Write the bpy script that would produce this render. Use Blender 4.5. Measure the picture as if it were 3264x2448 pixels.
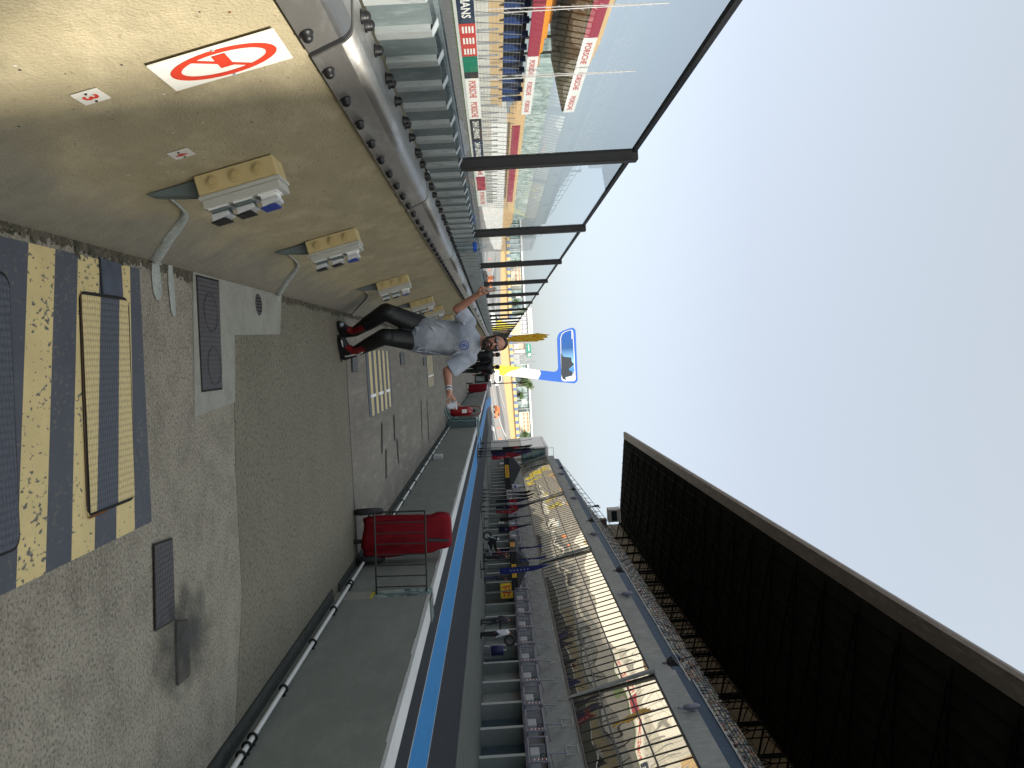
import bpy, math, random
import numpy as np
from mathutils import Vector, Matrix
R_=math.radians
random.seed(7)
for o in list(bpy.data.objects): bpy.data.objects.remove(o)
scene=bpy.context.scene
COL=scene.collection
# ------------------------------------------------------------------ camera
# measured on the photograph: focal length, vanishing point of the pit lane, roll (the photo was taken in portrait)
F=2640.;CX,CY=1632.,1224.;VX,VY=1581.8,1125.9;H=1.65;ROLL=0.058
yd=Vector((VX-CX,-(VY-CY),-F)).normalized()
_c,_s=math.cos(ROLL),math.sin(ROLL)
zu=Vector((_c,_s,-(_c*yd.x+_s*yd.y)/yd.z)).normalized()
xr=yd.cross(zu)
M=Matrix((xr,yd,zu))            # camera space -> world
cam_d=bpy.data.cameras.new('camera');cam=bpy.data.objects.new('camera',cam_d);COL.objects.link(cam)
cam.matrix_world=Matrix.Translation((0,0,H))@M.to_4x4()
cam_d.sensor_width=36;cam_d.lens=36*F/3264;cam_d.clip_end=4000;cam_d.clip_start=0.05
scene.camera=cam
# ------------------------------------------------------------------ light
AZ,EL=R_(35),R_(40.5)           # sun from behind right
sdir=Vector((math.cos(AZ)*math.cos(EL),-math.sin(AZ)*math.cos(EL),math.sin(EL)))
sun_d=bpy.data.lights.new('sun','SUN');sun_d.energy=4.2;sun_d.angle=R_(0.6);sun_d.color=(1,.93,.82)
sun=bpy.data.objects.new('sun',sun_d);COL.objects.link(sun);sun.rotation_euler=(-sdir).to_track_quat('-Z','Y').to_euler()
W=bpy.data.worlds.new('World');scene.world=W;W.use_nodes=True
wn=W.node_tree.nodes;wl=W.node_tree.links
sky=wn.new('ShaderNodeTexSky');sky.sky_type='NISHITA';sky.sun_disc=False
sky.sun_elevation=EL;sky.sun_rotation=R_(125);sky.air_density=1.0;sky.dust_density=1.6;sky.ozone_density=1.2;sky.altitude=50
hs=wn.new('ShaderNodeHueSaturation');hs.inputs['Saturation'].default_value=.48
wl.new(sky.outputs[0],hs.inputs['Color'])
wt=wn.new('ShaderNodeTexCoord');wsx=wn.new('ShaderNodeSeparateXYZ');wl.new(wt.outputs['Generated'],wsx.inputs[0])
wr=wn.new('ShaderNodeValToRGB');wr.color_ramp.elements[0].color=(.64,.66,.70,1);wr.color_ramp.elements[1].color=(1.58,1.55,1.34,1);wr.color_ramp.elements[1].position=.75
e_=wr.color_ramp.elements.new(.30);e_.color=(.94,.925,.90,1)
wl.new(wsx.outputs[2],wr.inputs[0]);wm=wn.new('ShaderNodeMix');wm.data_type='RGBA';wm.blend_type='MULTIPLY';wm.inputs[0].default_value=1
wl.new(hs.outputs[0],wm.inputs[6]);wl.new(wr.outputs[0],wm.inputs[7]);wl.new(wm.outputs[2],wn['Background'].inputs[0])
wn['Background'].inputs[1].default_value=0.12
scene.view_settings.view_transform='Standard';scene.view_settings.look='None'
scene.view_settings.exposure=1.0;scene.view_settings.gamma=1
scene.render.resolution_x=1024;scene.render.resolution_y=768
# ------------------------------------------------------------------ measuring helpers (photo pixel -> point in the place)
def ray(X,Y):return M@Vector((X-CX,-(Y-CY),-F))
def P_g(X,Y,z=0):
    a=ray(X,Y);return Vector((0,0,H))+a*((z-H)/a.z)
def P_x(X,Y,x):
    a=ray(X,Y);return Vector((0,0,H))+a*(x/a.x)
def P_y(X,Y,y):
    a=ray(X,Y);return Vector((0,0,H))+a*(y/a.y)
# ------------------------------------------------------------------ materials
def nodes(m):
    m.use_nodes=True;return m.node_tree.nodes,m.node_tree.links,m.node_tree.nodes['Principled BSDF']
MATS={}
def mat(name,col,rough=.75,var=.12,scale=6,bump=0.,bscale=80,metal=0.,spec=.4,streak=None,speck=0.,speck_scale=120,coat=0.):
    if name in MATS:return MATS[name]
    m=bpy.data.materials.new(name);N,L,b=nodes(m)
    tc=N.new('ShaderNodeTexCoord');src=tc.outputs['Object']
    if streak:
        mp=N.new('ShaderNodeMapping');mp.inputs['Scale'].default_value=streak;L.new(src,mp.inputs[0]);src=mp.outputs[0]
    n1=N.new('ShaderNodeTexNoise');n1.inputs['Scale'].default_value=scale;n1.inputs['Detail'].default_value=8;n1.inputs['Roughness'].default_value=.65
    L.new(src,n1.inputs['Vector'])
    r=N.new('ShaderNodeMapRange');r.inputs['From Min'].default_value=.3;r.inputs['From Max'].default_value=.7
    r.inputs['To Min'].default_value=1-var;r.inputs['To Max'].default_value=1+var;L.new(n1.outputs[0],r.inputs[0])
    mx=N.new('ShaderNodeVectorMath');mx.operation='SCALE';mx.inputs[0].default_value=col[:3];L.new(r.outputs[0],mx.inputs['Scale'])
    out=mx.outputs[0]
    if speck:
        n2=N.new('ShaderNodeTexNoise');n2.inputs['Scale'].default_value=speck_scale;n2.inputs['Detail'].default_value=3
        L.new(tc.outputs['Object'],n2.inputs['Vector'])
        r2=N.new('ShaderNodeMapRange');r2.inputs['From Min'].default_value=.35;r2.inputs['From Max'].default_value=.65
        r2.inputs['To Min'].default_value=1-speck;r2.inputs['To Max'].default_value=1+speck;L.new(n2.outputs[0],r2.inputs[0])
        m2=N.new('ShaderNodeVectorMath');m2.operation='SCALE';L.new(out,m2.inputs[0]);L.new(r2.outputs[0],m2.inputs['Scale']);out=m2.outputs[0]
    L.new(out,b.inputs['Base Color'])
    b.inputs['Roughness'].default_value=rough;b.inputs['Metallic'].default_value=metal
    b.inputs['Specular IOR Level'].default_value=spec;b.inputs['Coat Weight'].default_value=coat
    if bump:
        nb=N.new('ShaderNodeTexNoise');nb.inputs['Scale'].default_value=bscale;nb.inputs['Detail'].default_value=6;L.new(tc.outputs['Object'],nb.inputs['Vector'])
        bp=N.new('ShaderNodeBump');bp.inputs['Strength'].default_value=bump;bp.inputs['Distance'].default_value=.01
        L.new(nb.outputs[0],bp.inputs['Height']);L.new(bp.outputs[0],b.inputs['Normal'])
    MATS[name]=m;return m
def layered(name,base,layers,rough=.85,bump=.4,bscale=90,spec=.3):
    """base colour with blotch layers: (colour, noise scale, threshold, softness, streak xyz)"""
    m=bpy.data.materials.new(name);N,L,b=nodes(m);tc=N.new('ShaderNodeTexCoord')
    out=None;prev=base
    for i,(c,s,t,w,st) in enumerate(layers):
        mp=N.new('ShaderNodeMapping');mp.inputs['Scale'].default_value=st;mp.inputs['Location'].default_value=(i*3.1,i*1.7,0);L.new(tc.outputs['Object'],mp.inputs[0])
        n=N.new('ShaderNodeTexNoise');n.inputs['Scale'].default_value=s;n.inputs['Detail'].default_value=7;n.inputs['Roughness'].default_value=.68;L.new(mp.outputs[0],n.inputs['Vector'])
        r=N.new('ShaderNodeMapRange');r.inputs['From Min'].default_value=t-w;r.inputs['From Max'].default_value=t+w;L.new(n.outputs[0],r.inputs[0])
        mx=N.new('ShaderNodeMix');mx.data_type='RGBA';L.new(r.outputs[0],mx.inputs[0])
        if out is None:mx.inputs[6].default_value=(*base,1)
        else:L.new(out,mx.inputs[6])
        mx.inputs[7].default_value=(*c,1);out=mx.outputs[2]
    L.new(out,b.inputs['Base Color']);b.inputs['Roughness'].default_value=rough;b.inputs['Specular IOR Level'].default_value=spec
    if bump:
        nb=N.new('ShaderNodeTexNoise');nb.inputs['Scale'].default_value=bscale;nb.inputs['Detail'].default_value=8;L.new(tc.outputs['Object'],nb.inputs['Vector'])
        bp=N.new('ShaderNodeBump');bp.inputs['Strength'].default_value=bump;bp.inputs['Distance'].default_value=.008
        L.new(nb.outputs[0],bp.inputs['Height']);L.new(bp.outputs[0],b.inputs['Normal'])
    MATS[name]=m;return m
def glassmat(name,tint,ior=1.6,refl=(.9,.95,1),rough=0.0):
    m=bpy.data.materials.new(name);N,L,b=nodes(m);N.remove(b)
    t=N.new('ShaderNodeBsdfTransparent');t.inputs[0].default_value=(*tint,1)
    g=N.new('ShaderNodeBsdfGlossy');g.inputs['Color'].default_value=(*refl,1);g.inputs['Roughness'].default_value=rough
    f0=N.new('ShaderNodeFresnel');f0.inputs['IOR'].default_value=ior;ge=N.new('ShaderNodeNewGeometry')
    f=N.new('ShaderNodeMath');f.operation='MULTIPLY_ADD';f.use_clamp=True;f.inputs[1].default_value=-1.0;f.inputs[2].default_value=1;L.new(ge.outputs['Backfacing'],f.inputs[0])
    ff=N.new('ShaderNodeMath');ff.operation='MULTIPLY';L.new(f.outputs[0],ff.inputs[0]);L.new(f0.outputs[0],ff.inputs[1]);f=ff
    mx=N.new('ShaderNodeMixShader');L.new(f.outputs[0],mx.inputs[0]);L.new(t.outputs[0],mx.inputs[1]);L.new(g.outputs[0],mx.inputs[2])
    L.new(mx.outputs[0],N['Material Output'].inputs[0]);MATS[name]=m;return m
def mirrorglass(name,dark,wob=.02,ws=.6,fac=.62,tint=(.9,.92,.9)):
    m=bpy.data.materials.new(name);N,L,b=nodes(m)
    b.inputs['Base Color'].default_value=(*dark,1);b.inputs['Roughness'].default_value=.3
    g=N.new('ShaderNodeBsdfGlossy');g.inputs['Color'].default_value=(*tint,1);g.inputs['Roughness'].default_value=.01
    tc=N.new('ShaderNodeTexCoord');n=N.new('ShaderNodeTexNoise');n.inputs['Scale'].default_value=ws;n.inputs['Detail'].default_value=.5;mp=N.new('ShaderNodeMapping');mp.inputs['Scale'].default_value=(1,.45,1);L.new(tc.outputs['Object'],mp.inputs[0]);L.new(mp.outputs[0],n.inputs['Vector'])
    bp=N.new('ShaderNodeBump');bp.inputs['Strength'].default_value=1;bp.inputs['Distance'].default_value=wob;L.new(n.outputs[0],bp.inputs['Height']);L.new(bp.outputs[0],g.inputs['Normal'])
    mx=N.new('ShaderNodeMixShader');mx.inputs[0].default_value=fac;L.new(b.outputs[0],mx.inputs[1]);L.new(g.outputs[0],mx.inputs[2])
    L.new(mx.outputs[0],N['Material Output'].inputs[0]);MATS[name]=m;return m
WHITE=mat('white_paint',(.72,.72,.70),.5,.06)
BLACK=mat('black_rubber',(.012,.012,.013),.45,.2)
DARKSTEEL=mat('dark_bronze_steel',(.035,.032,.03),.4,.1,metal=.3)
GALV=layered('galvanised_steel',(.40,.44,.44),[((.42,.46,.46),14,.55,.12,(1,1,1)),((.22,.25,.27),30,.6,.08,(1,1,.3)),((.55,.58,.57),60,.68,.04,(1,1,1))],.42,.1,50,.6)
GALV.node_tree.nodes['Principled BSDF'].inputs['Metallic'].default_value=.15
RAILM=layered('weathered_zinc_steel',(.30,.30,.29),[((.22,.21,.19),3,.5,.2,(1,.3,1)),((.42,.43,.43),9,.62,.1,(1,.25,1)),((.16,.14,.11),40,.68,.05,(1,1,1))],.38,.06,30,.6)
RAILM.node_tree.nodes['Principled BSDF'].inputs['Metallic'].default_value=.7
STEELP=mat('purple_grey_steel',(.17,.17,.21),.5,.15,metal=.2)
TAN=layered('tan_cast_concrete',(.375,.325,.205),[((.31,.27,.175),2.2,.5,.16,(1,1,2)),((.45,.39,.26),7,.6,.12,(1,.5,1)),((.24,.19,.12),45,.66,.05,(1,.6,1)),((.62,.56,.44),60,.72,.03,(1,.6,1))],.85,.6,110)
WALK=layered('rough_walkway_concrete',(.235,.215,.17),[((.30,.275,.225),1.1,.52,.16,(1,1,1)),((.15,.135,.105),5,.56,.12,(1,1,1)),((.32,.295,.24),62,.56,.10,(1,1,1)),((.085,.077,.062),70,.57,.07,(1,1,1))],.9,.9,70)
SLAB2=layered('pebbly_walkway_slab',(.155,.145,.11),[((.185,.17,.13),1.5,.5,.15,(1,1,1)),((.085,.078,.06),38,.56,.06,(1,1,1)),((.34,.30,.21),60,.64,.04,(1,1,1))],.9,.7,120)
SLAB3=layered('smooth_far_slab',(.19,.17,.14),[((.145,.13,.11),1.3,.52,.12,(1.5,.25,1)),((.11,.10,.085),26,.58,.07,(1.4,.6,1)),((.25,.23,.19),4,.6,.1,(2,.3,1))],.85,.4,80)
MORTAR=layered('light_mortar',(.27,.27,.235),[((.21,.21,.18),5,.55,.15,(1,1,1)),((.33,.33,.29),50,.62,.06,(1,1,1))],.85,.4,70)
# ------------------------------------------------------------------ mesh builder
ORG={}
class MB:
    def __init__(s):s.v=[];s.f=[];s.m=[];s.sm=[]
    def add(s,vs,fs,mi=0,smooth=False):
        b=len(s.v);s.v+=[Vector(v) for v in vs];s.f+=[tuple(b+i for i in f) for f in fs];s.m+=[mi]*len(fs);s.sm+=[smooth]*len(fs);return s
    def box(s,c,d,mi=0,rot=None):
        x,y,z=[q/2 for q in d];vs=[Vector((sx*x,sy*y,sz*z)) for sx in(-1,1) for sy in(-1,1) for sz in(-1,1)]
        if rot is not None:vs=[rot@v for v in vs]
        c=Vector(c);return s.add([v+c for v in vs],[(0,1,3,2),(4,6,7,5),(0,4,5,1),(2,3,7,6),(0,2,6,4),(1,5,7,3)],mi)
    def bb(s,x0,x1,y0,y1,z0,z1,mi=0):return s.box(((x0+x1)/2,(y0+y1)/2,(z0+z1)/2),(abs(x1-x0),abs(y1-y0),abs(z1-z0)),mi)
    def quad(s,*p,mi=0):return s.add(p,[tuple(range(len(p)))],mi)
    def prism(s,poly,ext,mi=0):
        n=len(poly);e=Vector(ext);vs=[Vector(p) for p in poly]+[Vector(p)+e for p in poly]
        return s.add(vs,[tuple(range(n))[::-1],tuple(range(n,2*n))]+[(i,(i+1)%n,n+(i+1)%n,n+i) for i in range(n)],mi)
    def cone(s,a,b,ra,rb,n=10,mi=0,caps=True):
        a=Vector(a);b=Vector(b);d=(b-a);
        if d.length<1e-6:return s
        q=d.to_track_quat('Z','Y');vs=[]
        for c,r in((a,ra),(b,rb)):
            for i in range(n):
                t=2*math.pi*i/n;vs.append(c+q@Vector((r*math.cos(t),r*math.sin(t),0)))
        fs=[(i,(i+1)%n,n+(i+1)%n,n+i) for i in range(n)]
        s.add(vs,fs,mi,True)
        if caps:
            s.add(vs[:n],[tuple(range(n))[::-1]],mi);s.add(vs[n:],[tuple(range(n))],mi)
        return s
    def cyl(s,a,b,r,n=10,mi=0):return s.cone(a,b,r,r,n,mi)
    def tube(s,pts,r,n=8,mi=0):
        for a,b in zip(pts,pts[1:]):s.cyl(a,b,r,n,mi)
        for p in pts[1:-1]:s.ball(p,(r,r,r),n,4,mi)
        return s
    def ball(s,c,r,n=12,k=8,mi=0,rot=None):
        c=Vector(c);vs=[];fs=[]
        for j in range(k+1):
            ph=math.pi*j/k
            for i in range(n):
                t=2*math.pi*i/n;v=Vector((r[0]*math.sin(ph)*math.cos(t),r[1]*math.sin(ph)*math.sin(t),r[2]*math.cos(ph)))
                vs.append(c+(rot@v if rot is not None else v))
        for j in range(k):
            for i in range(n):fs.append((j*n+i,(j+1)*n+i,(j+1)*n+(i+1)%n,j*n+(i+1)%n))
        return s.add(vs,fs,mi,True)
    def lathe(s,prof,c=(0,0,0),n=20,mi=0,q=None):
        c=Vector(c);vs=[];k=len(prof)
        for r,z in prof:
            for i in range(n):
                t=2*math.pi*i/n;v=Vector((r*math.cos(t),r*math.sin(t),z));vs.append(c+(q@v if q else v))
        return s.add(vs,[(j*n+i,j*n+(i+1)%n,(j+1)*n+(i+1)%n,(j+1)*n+i) for j in range(k-1) for i in range(n)],mi,True)
    def ring(s,c,R,r,ax,n=24,k=8,mi=0):
        q=Vector(ax).normalized().to_track_quat('Z','Y');vs=[];c=Vector(c)
        for i in range(n):
            t=2*math.pi*i/n
            for j in range(k):
                p=2*math.pi*j/k;vs.append(c+q@Vector(((R+r*math.cos(p))*math.cos(t),(R+r*math.cos(p))*math.sin(t),r*math.sin(p))))
        return s.add(vs,[(i*k+j,((i+1)%n)*k+j,((i+1)%n)*k+(j+1)%k,i*k+(j+1)%k) for i in range(n) for j in range(k)],mi,True)
    def cap(s,a,b,ra,rb,n=14):
        """tapered capsule (closed)"""
        a=Vector(a);b=Vector(b);q=(b-a).to_track_quat('Z','Y') if (b-a).length>1e-6 else Matrix.Identity(3).to_quaternion()
        rings=[]
        for k in range(1,5):
            t=math.pi/2*k/4;rings.append((a,-math.cos(t)*ra,math.sin(t)*ra))
        for k in range(0,4):
            t=math.pi/2*k/4;rings.append((b,math.sin(t)*rb,math.cos(t)*rb))
        vs=[a+q@Vector((0,0,-ra))];
        for c,h,r in rings:
            for i in range(n):
                t=2*math.pi*i/n;vs.append(c+q@Vector((r*math.cos(t),r*math.sin(t),h)))
        vs.append(b+q@Vector((0,0,rb)));m=len(rings);fs=[]
        for i in range(n):fs.append((0,1+(i+1)%n,1+i));fs.append((len(vs)-1,1+(m-1)*n+i,1+(m-1)*n+(i+1)%n))
        for j in range(m-1):
            for i in range(n):fs.append((1+j*n+i,1+j*n+(i+1)%n,1+(j+1)*n+(i+1)%n,1+(j+1)*n+i))
        return s.add(vs,fs,0,True)
    def loft(s,rings,n=20):
        """rings: (centre, half width vector, half depth vector)"""
        vs=[];
        for c,u,w in rings:
            for i in range(n):
                t=2*math.pi*i/n;vs.append(Vector(c)+Vector(u)*math.cos(t)+Vector(w)*math.sin(t))
        fs=[(j*n+i,j*n+(i+1)%n,(j+1)*n+(i+1)%n,(j+1)*n+i) for j in range(len(rings)-1) for i in range(n)]
        fs+=[tuple(range(n))[::-1],tuple((len(rings)-1)*n+i for i in range(n))]
        return s.add(vs,fs,0,True)
    def mesh(s,name,mats,off=Vector((0,0,0))):
        me=bpy.data.meshes.new(name);me.from_pydata([tuple(v-off) for v in s.v],[],s.f)
        for m in (mats if isinstance(mats,(list,tuple)) else [mats]):me.materials.append(m)
        for p,i,sm in zip(me.polygons,s.m,s.sm):p.material_index=i;p.use_smooth=sm
        me.update();return me
    def build(s,name,mats,parent=None,voxel=0,smooth=0,bevel=0):
        off=ORG.get(parent.name,Vector((0,0,0))) if parent else Vector((0,0,0))
        me=s.mesh(name,mats,off)
        if voxel or bevel:
            t=bpy.data.objects.new('tmp',me);COL.objects.link(t)
            if voxel:
                md=t.modifiers.new('r','REMESH');md.mode='VOXEL';md.voxel_size=voxel;md.use_smooth_shade=True
                if smooth:
                    ms=t.modifiers.new('s','SMOOTH');ms.iterations=smooth;ms.factor=.5
            if bevel:
                md=t.modifiers.new('b','BEVEL');md.width=bevel;md.segments=2;md.limit_method='ANGLE'
            dg=bpy.context.evaluated_depsgraph_get();e=t.evaluated_get(dg);m2=bpy.data.meshes.new_from_object(e)
            m2.name=name;bpy.data.objects.remove(t);me=m2
            if voxel and not me.materials:
                me.materials.append(mats if not isinstance(mats,(list,tuple)) else mats[0])
        o=bpy.data.objects.new(name,me);COL.objects.link(o)
        if parent:o.parent=parent;ORG[o.name]=off
        return o
def tag(o,label=None,cat=None,group=None,kind=None):
    if label:o['label']=label
    if cat:o['category']=cat
    if group:o['group']=group
    if kind:o['kind']=kind
    return o
def thing(name,label,cat,loc=(0,0,0),group=None):
    o=bpy.data.objects.new(name,None);o.empty_display_size=.1;COL.objects.link(o);o.location=loc;ORG[o.name]=Vector(loc);return tag(o,label,cat,group)
KIDS={}
def copy_tree(o,loc=None,rz=None,label=None,parent=None,skip=()):
    c=o.copy();COL.objects.link(c)
    if parent:c.parent=parent
    if loc is not None:c.location=loc
    if rz is not None:c.rotation_euler.z=rz
    if label:c['label']=label
    for ch in [q for q in bpy.data.objects if q.parent==o]:
        if ch.name.split('.')[0] in skip:continue
        copy_tree(ch,parent=c)
    ORG[c.name]=Vector(loc) if loc is not None else Vector((0,0,0))
    return c
def struct(mb,name,mats):return tag(mb.build(name,mats),kind='structure')
def text(s,name,m,parent,O,U,V,h,w=None,depth=.002,bold=0.):
    """lettering: O centre, U reading direction, V up direction, h cap height, w total width"""
    cu=bpy.data.curves.new('t','FONT');cu.body=s;cu.size=1;cu.align_x='CENTER';cu.align_y='CENTER';cu.extrude=.01;cu.offset=bold;cu.resolution_u=2
    t=bpy.data.objects.new('t',cu);COL.objects.link(t);dg=bpy.context.evaluated_depsgraph_get()
    me=bpy.data.meshes.new_from_object(t.evaluated_get(dg));bpy.data.objects.remove(t)
    co=np.array([v.co[:] for v in me.vertices]);mn=co.min(0);mx=co.max(0);ce=(mn+mx)/2
    sy=h/(mx[1]-mn[1]);sx=(w/(mx[0]-mn[0])) if w else sy
    U=Vector(U).normalized();V=Vector(V).normalized();Nn=U.cross(V)
    off=ORG.get(parent.name,Vector((0,0,0))) if parent else Vector((0,0,0))
    for v,c in zip(me.vertices,co):
        v.co=Vector(O)+U*((c[0]-ce[0])*sx)+V*((c[1]-ce[1])*sy)+Nn*(depth*(1 if c[2]>0 else 0))-off
    me.materials.clear();me.materials.append(m);me.name=name
    o=bpy.data.objects.new(name,me);COL.objects.link(o)
    if parent:o.parent=parent
    return o
ORD=['nearest','second','third','fourth','fifth','sixth','seventh','eighth','ninth','tenth','eleventh','twelfth','thirteenth','fourteenth','fifteenth','sixteenth','seventeenth','eighteenth','nineteenth','twentieth']
X3=Vector((1,0,0));Y3=Vector((0,1,0));Z3=Vector((0,0,1))
def Z(off,sc):return lambda x,y:(off[0]+sc*x,off[1]+sc*y)
# ================================================================== GROUND
TARM=layered('pit_lane_tarmac',(.018,.022,.028),[((.026,.031,.038),2,.5,.2,(1,.2,1)),((.012,.014,.018),60,.6,.1,(1,1,1))],.85,.3,90)
APRON=layered('pit_apron_concrete',(.11,.12,.11),[((.075,.082,.078),2.2,.5,.16,(3,.12,1)),((.15,.155,.14),7,.58,.1,(2,.1,1))],.85,.2,40)
TRACK=layered('track_asphalt',(.10,.10,.098),[((.07,.07,.072),.25,.5,.2,(3,.2,1)),((.13,.128,.125),40,.55,.15,(1,1,1))],.85,.2,60)
struct(MB().quad((-900,-300,-.06),(900,-300,-.06),(900,142,-.06),(-900,142,-.06)),'ground',mat('ground_asphalt',(.13,.13,.125),.9,.15,.3))
def subgrid(x0,x1,y0,y1,z,nx,ny):
    mb=MB();vs=[(x0+(x1-x0)*i/nx,y0+(y1-y0)*j/ny,z) for j in range(ny+1) for i in range(nx+1)]
    return mb.add(vs,[(j*(nx+1)+i,j*(nx+1)+i+1,(j+1)*(nx+1)+i+1,(j+1)*(nx+1)+i) for j in range(ny) for i in range(nx)])
struct(MB().bb(-.62,2.2,-3,5.12,-.05,0),'walkway',WALK)
struct(MB().bb(-.62,2.2,9.09,110,-.05,-.001),'walkway_far_slab',SLAB3)
# pebbly middle slab, its near edge stepping round the light mortar patch
struct(MB().prism([(-.6,6.5,-.05),(-.24,6.4,-.05),(-.21,5.27,-.05),(.64,5.12,-.05),(1.4,5.08,-.05),(2.2,4.75,-.05),(2.2,9.0,-.05),(-.6,9.13,-.05)],(0,0,.053)),'walkway_middle_slab',SLAB2)
struct(MB().prism([(-.6,5.12,-.05),(.6,5.12,-.05),(.6,5.2,-.05),(-.2,5.3,-.05),(-.24,6.4,-.05),(-.6,6.5,-.05)],(0,0,.049)),'walkway_infill',WALK)
struct(MB().prism([(-.555,4.62,-.03),(.25,4.49,-.03),(.21,5.19,-.03),(-.21,5.27,-.03),(-.24,6.38,-.03),(-.555,6.51,-.03)],(0,0,.038)),'mortar_patch',MORTAR)
# joints and thin wear marks on the far slab
mb=MB().quad((-.55,9.13,.004),(2.15,8.99,.004),(2.15,9.02,.004),(-.55,9.165,.004))
for a,b,w in [((.88,11.49),(1.28,11.32),.06),((1.27,11.73),(1.67,11.58),.06),((.87,12.84),(1.26,12.74),.07),((1.26,13.04),(1.65,13.05),.07),((.9,17.5),(1.7,17.2),.06),((1.0,18.9),(1.9,18.8),.06)]:
    mb.quad((a[0],a[1],.006),(b[0],b[1],.006),(b[0],b[1]+w*2,.006),(a[0],a[1]+w*2,.006))
struct(mb,'pavement_joints',mat('joint_dirt',(.03,.028,.026),.9,.3,20))
# grime and loose grit collected along the foot of the wall
rng=random.Random(3)
mb=MB();ys=[-1+i*.035 for i in range(int(26/.035))]
for a,b in zip(ys,ys[1:]):
    w1=.035+.03*rng.random()+.02*math.sin(a*3.1)**2
    mb.quad((-.56,a,.0055),(-.56+w1,a,.0055),(-.56+w1*rng.uniform(.7,1.2),b,.0055),(-.56,b,.0055))
for i in range(900):
    y=rng.uniform(2.3,14);x=-.55+abs(rng.gauss(0,.022));r=rng.uniform(.002,.007);mb.ball((x,y,.004),(r,r*1.3,r*.8),5,3)
tag(mb.build('wall_foot_grit',layered('dark_grit',(.09,.08,.06),[((.035,.035,.022),14,.5,.1,(1,1,1)),((.2,.17,.11),60,.6,.06,(1,1,1))],.95,.8,60)),kind='stuff',label='dark mossy grit gathered along the foot of the tan wall')
# oily stain
struct(MB().add([(1.36+.34*math.cos(t)*(1+.3*math.sin(3*t)),4.14+.55*math.sin(t)*(1+.25*math.cos(2*t)),.018) for t in [i*math.pi/14 for i in range(28)]],[tuple(range(28))]),'oil_stain',None)
m=bpy.data.materials.new('oil');N,L,b=nodes(m);b.inputs['Base Color'].default_value=(.035,.035,.03,1);b.inputs['Roughness'].default_value=.5
tr=N.new('ShaderNodeBsdfTransparent');mx=N.new('ShaderNodeMixShader');tc=N.new('ShaderNodeTexCoord')
vm=N.new('ShaderNodeVectorMath');vm.operation='SUBTRACT';vm.inputs[1].default_value=(1.34,4.12,0);L.new(tc.outputs['Object'],vm.inputs[0])
v2=N.new('ShaderNodeVectorMath');v2.operation='MULTIPLY';v2.inputs[1].default_value=(3.6,2.3,0);L.new(vm.outputs[0],v2.inputs[0])
ln=N.new('ShaderNodeVectorMath');ln.operation='LENGTH';L.new(v2.outputs[0],ln.inputs[0])
nz=N.new('ShaderNodeTexNoise');nz.inputs['Scale'].default_value=9;nz.inputs['Detail'].default_value=6;L.new(tc.outputs['Object'],nz.inputs[0])
ad=N.new('ShaderNodeMath');ad.operation='MULTIPLY_ADD';ad.inputs[1].default_value=-1.6;L.new(nz.outputs[0],ad.inputs[0]);ad.inputs[2].default_value=1.75
sb=N.new('ShaderNodeMath');sb.operation='SUBTRACT';sb.use_clamp=True;L.new(ad.outputs[0],sb.inputs[0]);L.new(ln.outputs['Value'],sb.inputs[1])
ml=N.new('ShaderNodeMath');ml.operation='MULTIPLY';ml.inputs[1].default_value=.9;L.new(sb.outputs[0],ml.inputs[0])
L.new(ml.outputs[0],mx.inputs[0]);L.new(tr.outputs[0],mx.inputs[1]);L.new(b.outputs[0],mx.inputs[2]);L.new(mx.outputs[0],N['Material Output'].inputs[0])
bpy.data.objects['oil_stain'].data.materials.clear();bpy.data.objects['oil_stain'].data.materials.append(m)
# ---- painted hatching
def paint(name,col,wear=.52,soft=.03):
    m=bpy.data.materials.new(name);N,L,b=nodes(m);tc=N.new('ShaderNodeTexCoord')
    mp=N.new('ShaderNodeMapping');mp.inputs['Scale'].default_value=(1,.55,1);L.new(tc.outputs['Object'],mp.inputs[0])
    n=N.new('ShaderNodeTexNoise');n.inputs['Scale'].default_value=62;n.inputs['Detail'].default_value=5;L.new(mp.outputs[0],n.inputs['Vector'])
    n3=N.new('ShaderNodeTexNoise');n3.inputs['Scale'].default_value=3;L.new(tc.outputs['Object'],n3.inputs['Vector'])
    a=N.new('ShaderNodeMath');a.operation='MULTIPLY_ADD';a.inputs[1].default_value=.35;L.new(n3.outputs[0],a.inputs[0]);L.new(n.outputs[0],a.inputs[2])
    r=N.new('ShaderNodeMapRange');r.inputs['From Min'].default_value=wear+.2-soft;r.inputs['From Max'].default_value=wear+.2+soft;L.new(a.outputs[0],r.inputs[0])
    n2=N.new('ShaderNodeTexNoise');n2.inputs['Scale'].default_value=6;n2.inputs['Detail'].default_value=6;L.new(tc.outputs['Object'],n2.inputs['Vector'])
    r2=N.new('ShaderNodeMapRange');r2.inputs['To Min'].default_value=.78;r2.inputs['To Max'].default_value=1.18;L.new(n2.outputs[0],r2.inputs[0])
    sc=N.new('ShaderNodeVectorMath');sc.operation='SCALE';sc.inputs[0].default_value=col;L.new(r2.outputs[0],sc.inputs['Scale'])
    mx=N.new('ShaderNodeMix');mx.data_type='RGBA';L.new(r.outputs[0],mx.inputs[0]);L.new(sc.outputs[0],mx.inputs[6]);mx.inputs[7].default_value=(.10,.10,.09,1)
    L.new(mx.outputs[2],b.inputs['Base Color']);b.inputs['Roughness'].default_value=.7
    bp=N.new('ShaderNodeBump');bp.inputs['Strength'].default_value=.5;bp.inputs['Distance'].default_value=.004;L.new(n.outputs[0],bp.inputs['Height']);L.new(bp.outputs[0],b.inputs['Normal'])
    MATS[name]=m;return m
YEL=paint('worn_yellow_paint',(.56,.45,.21),.60);NAV=paint('worn_slate_blue_paint',(.058,.064,.082),.605)
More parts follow.
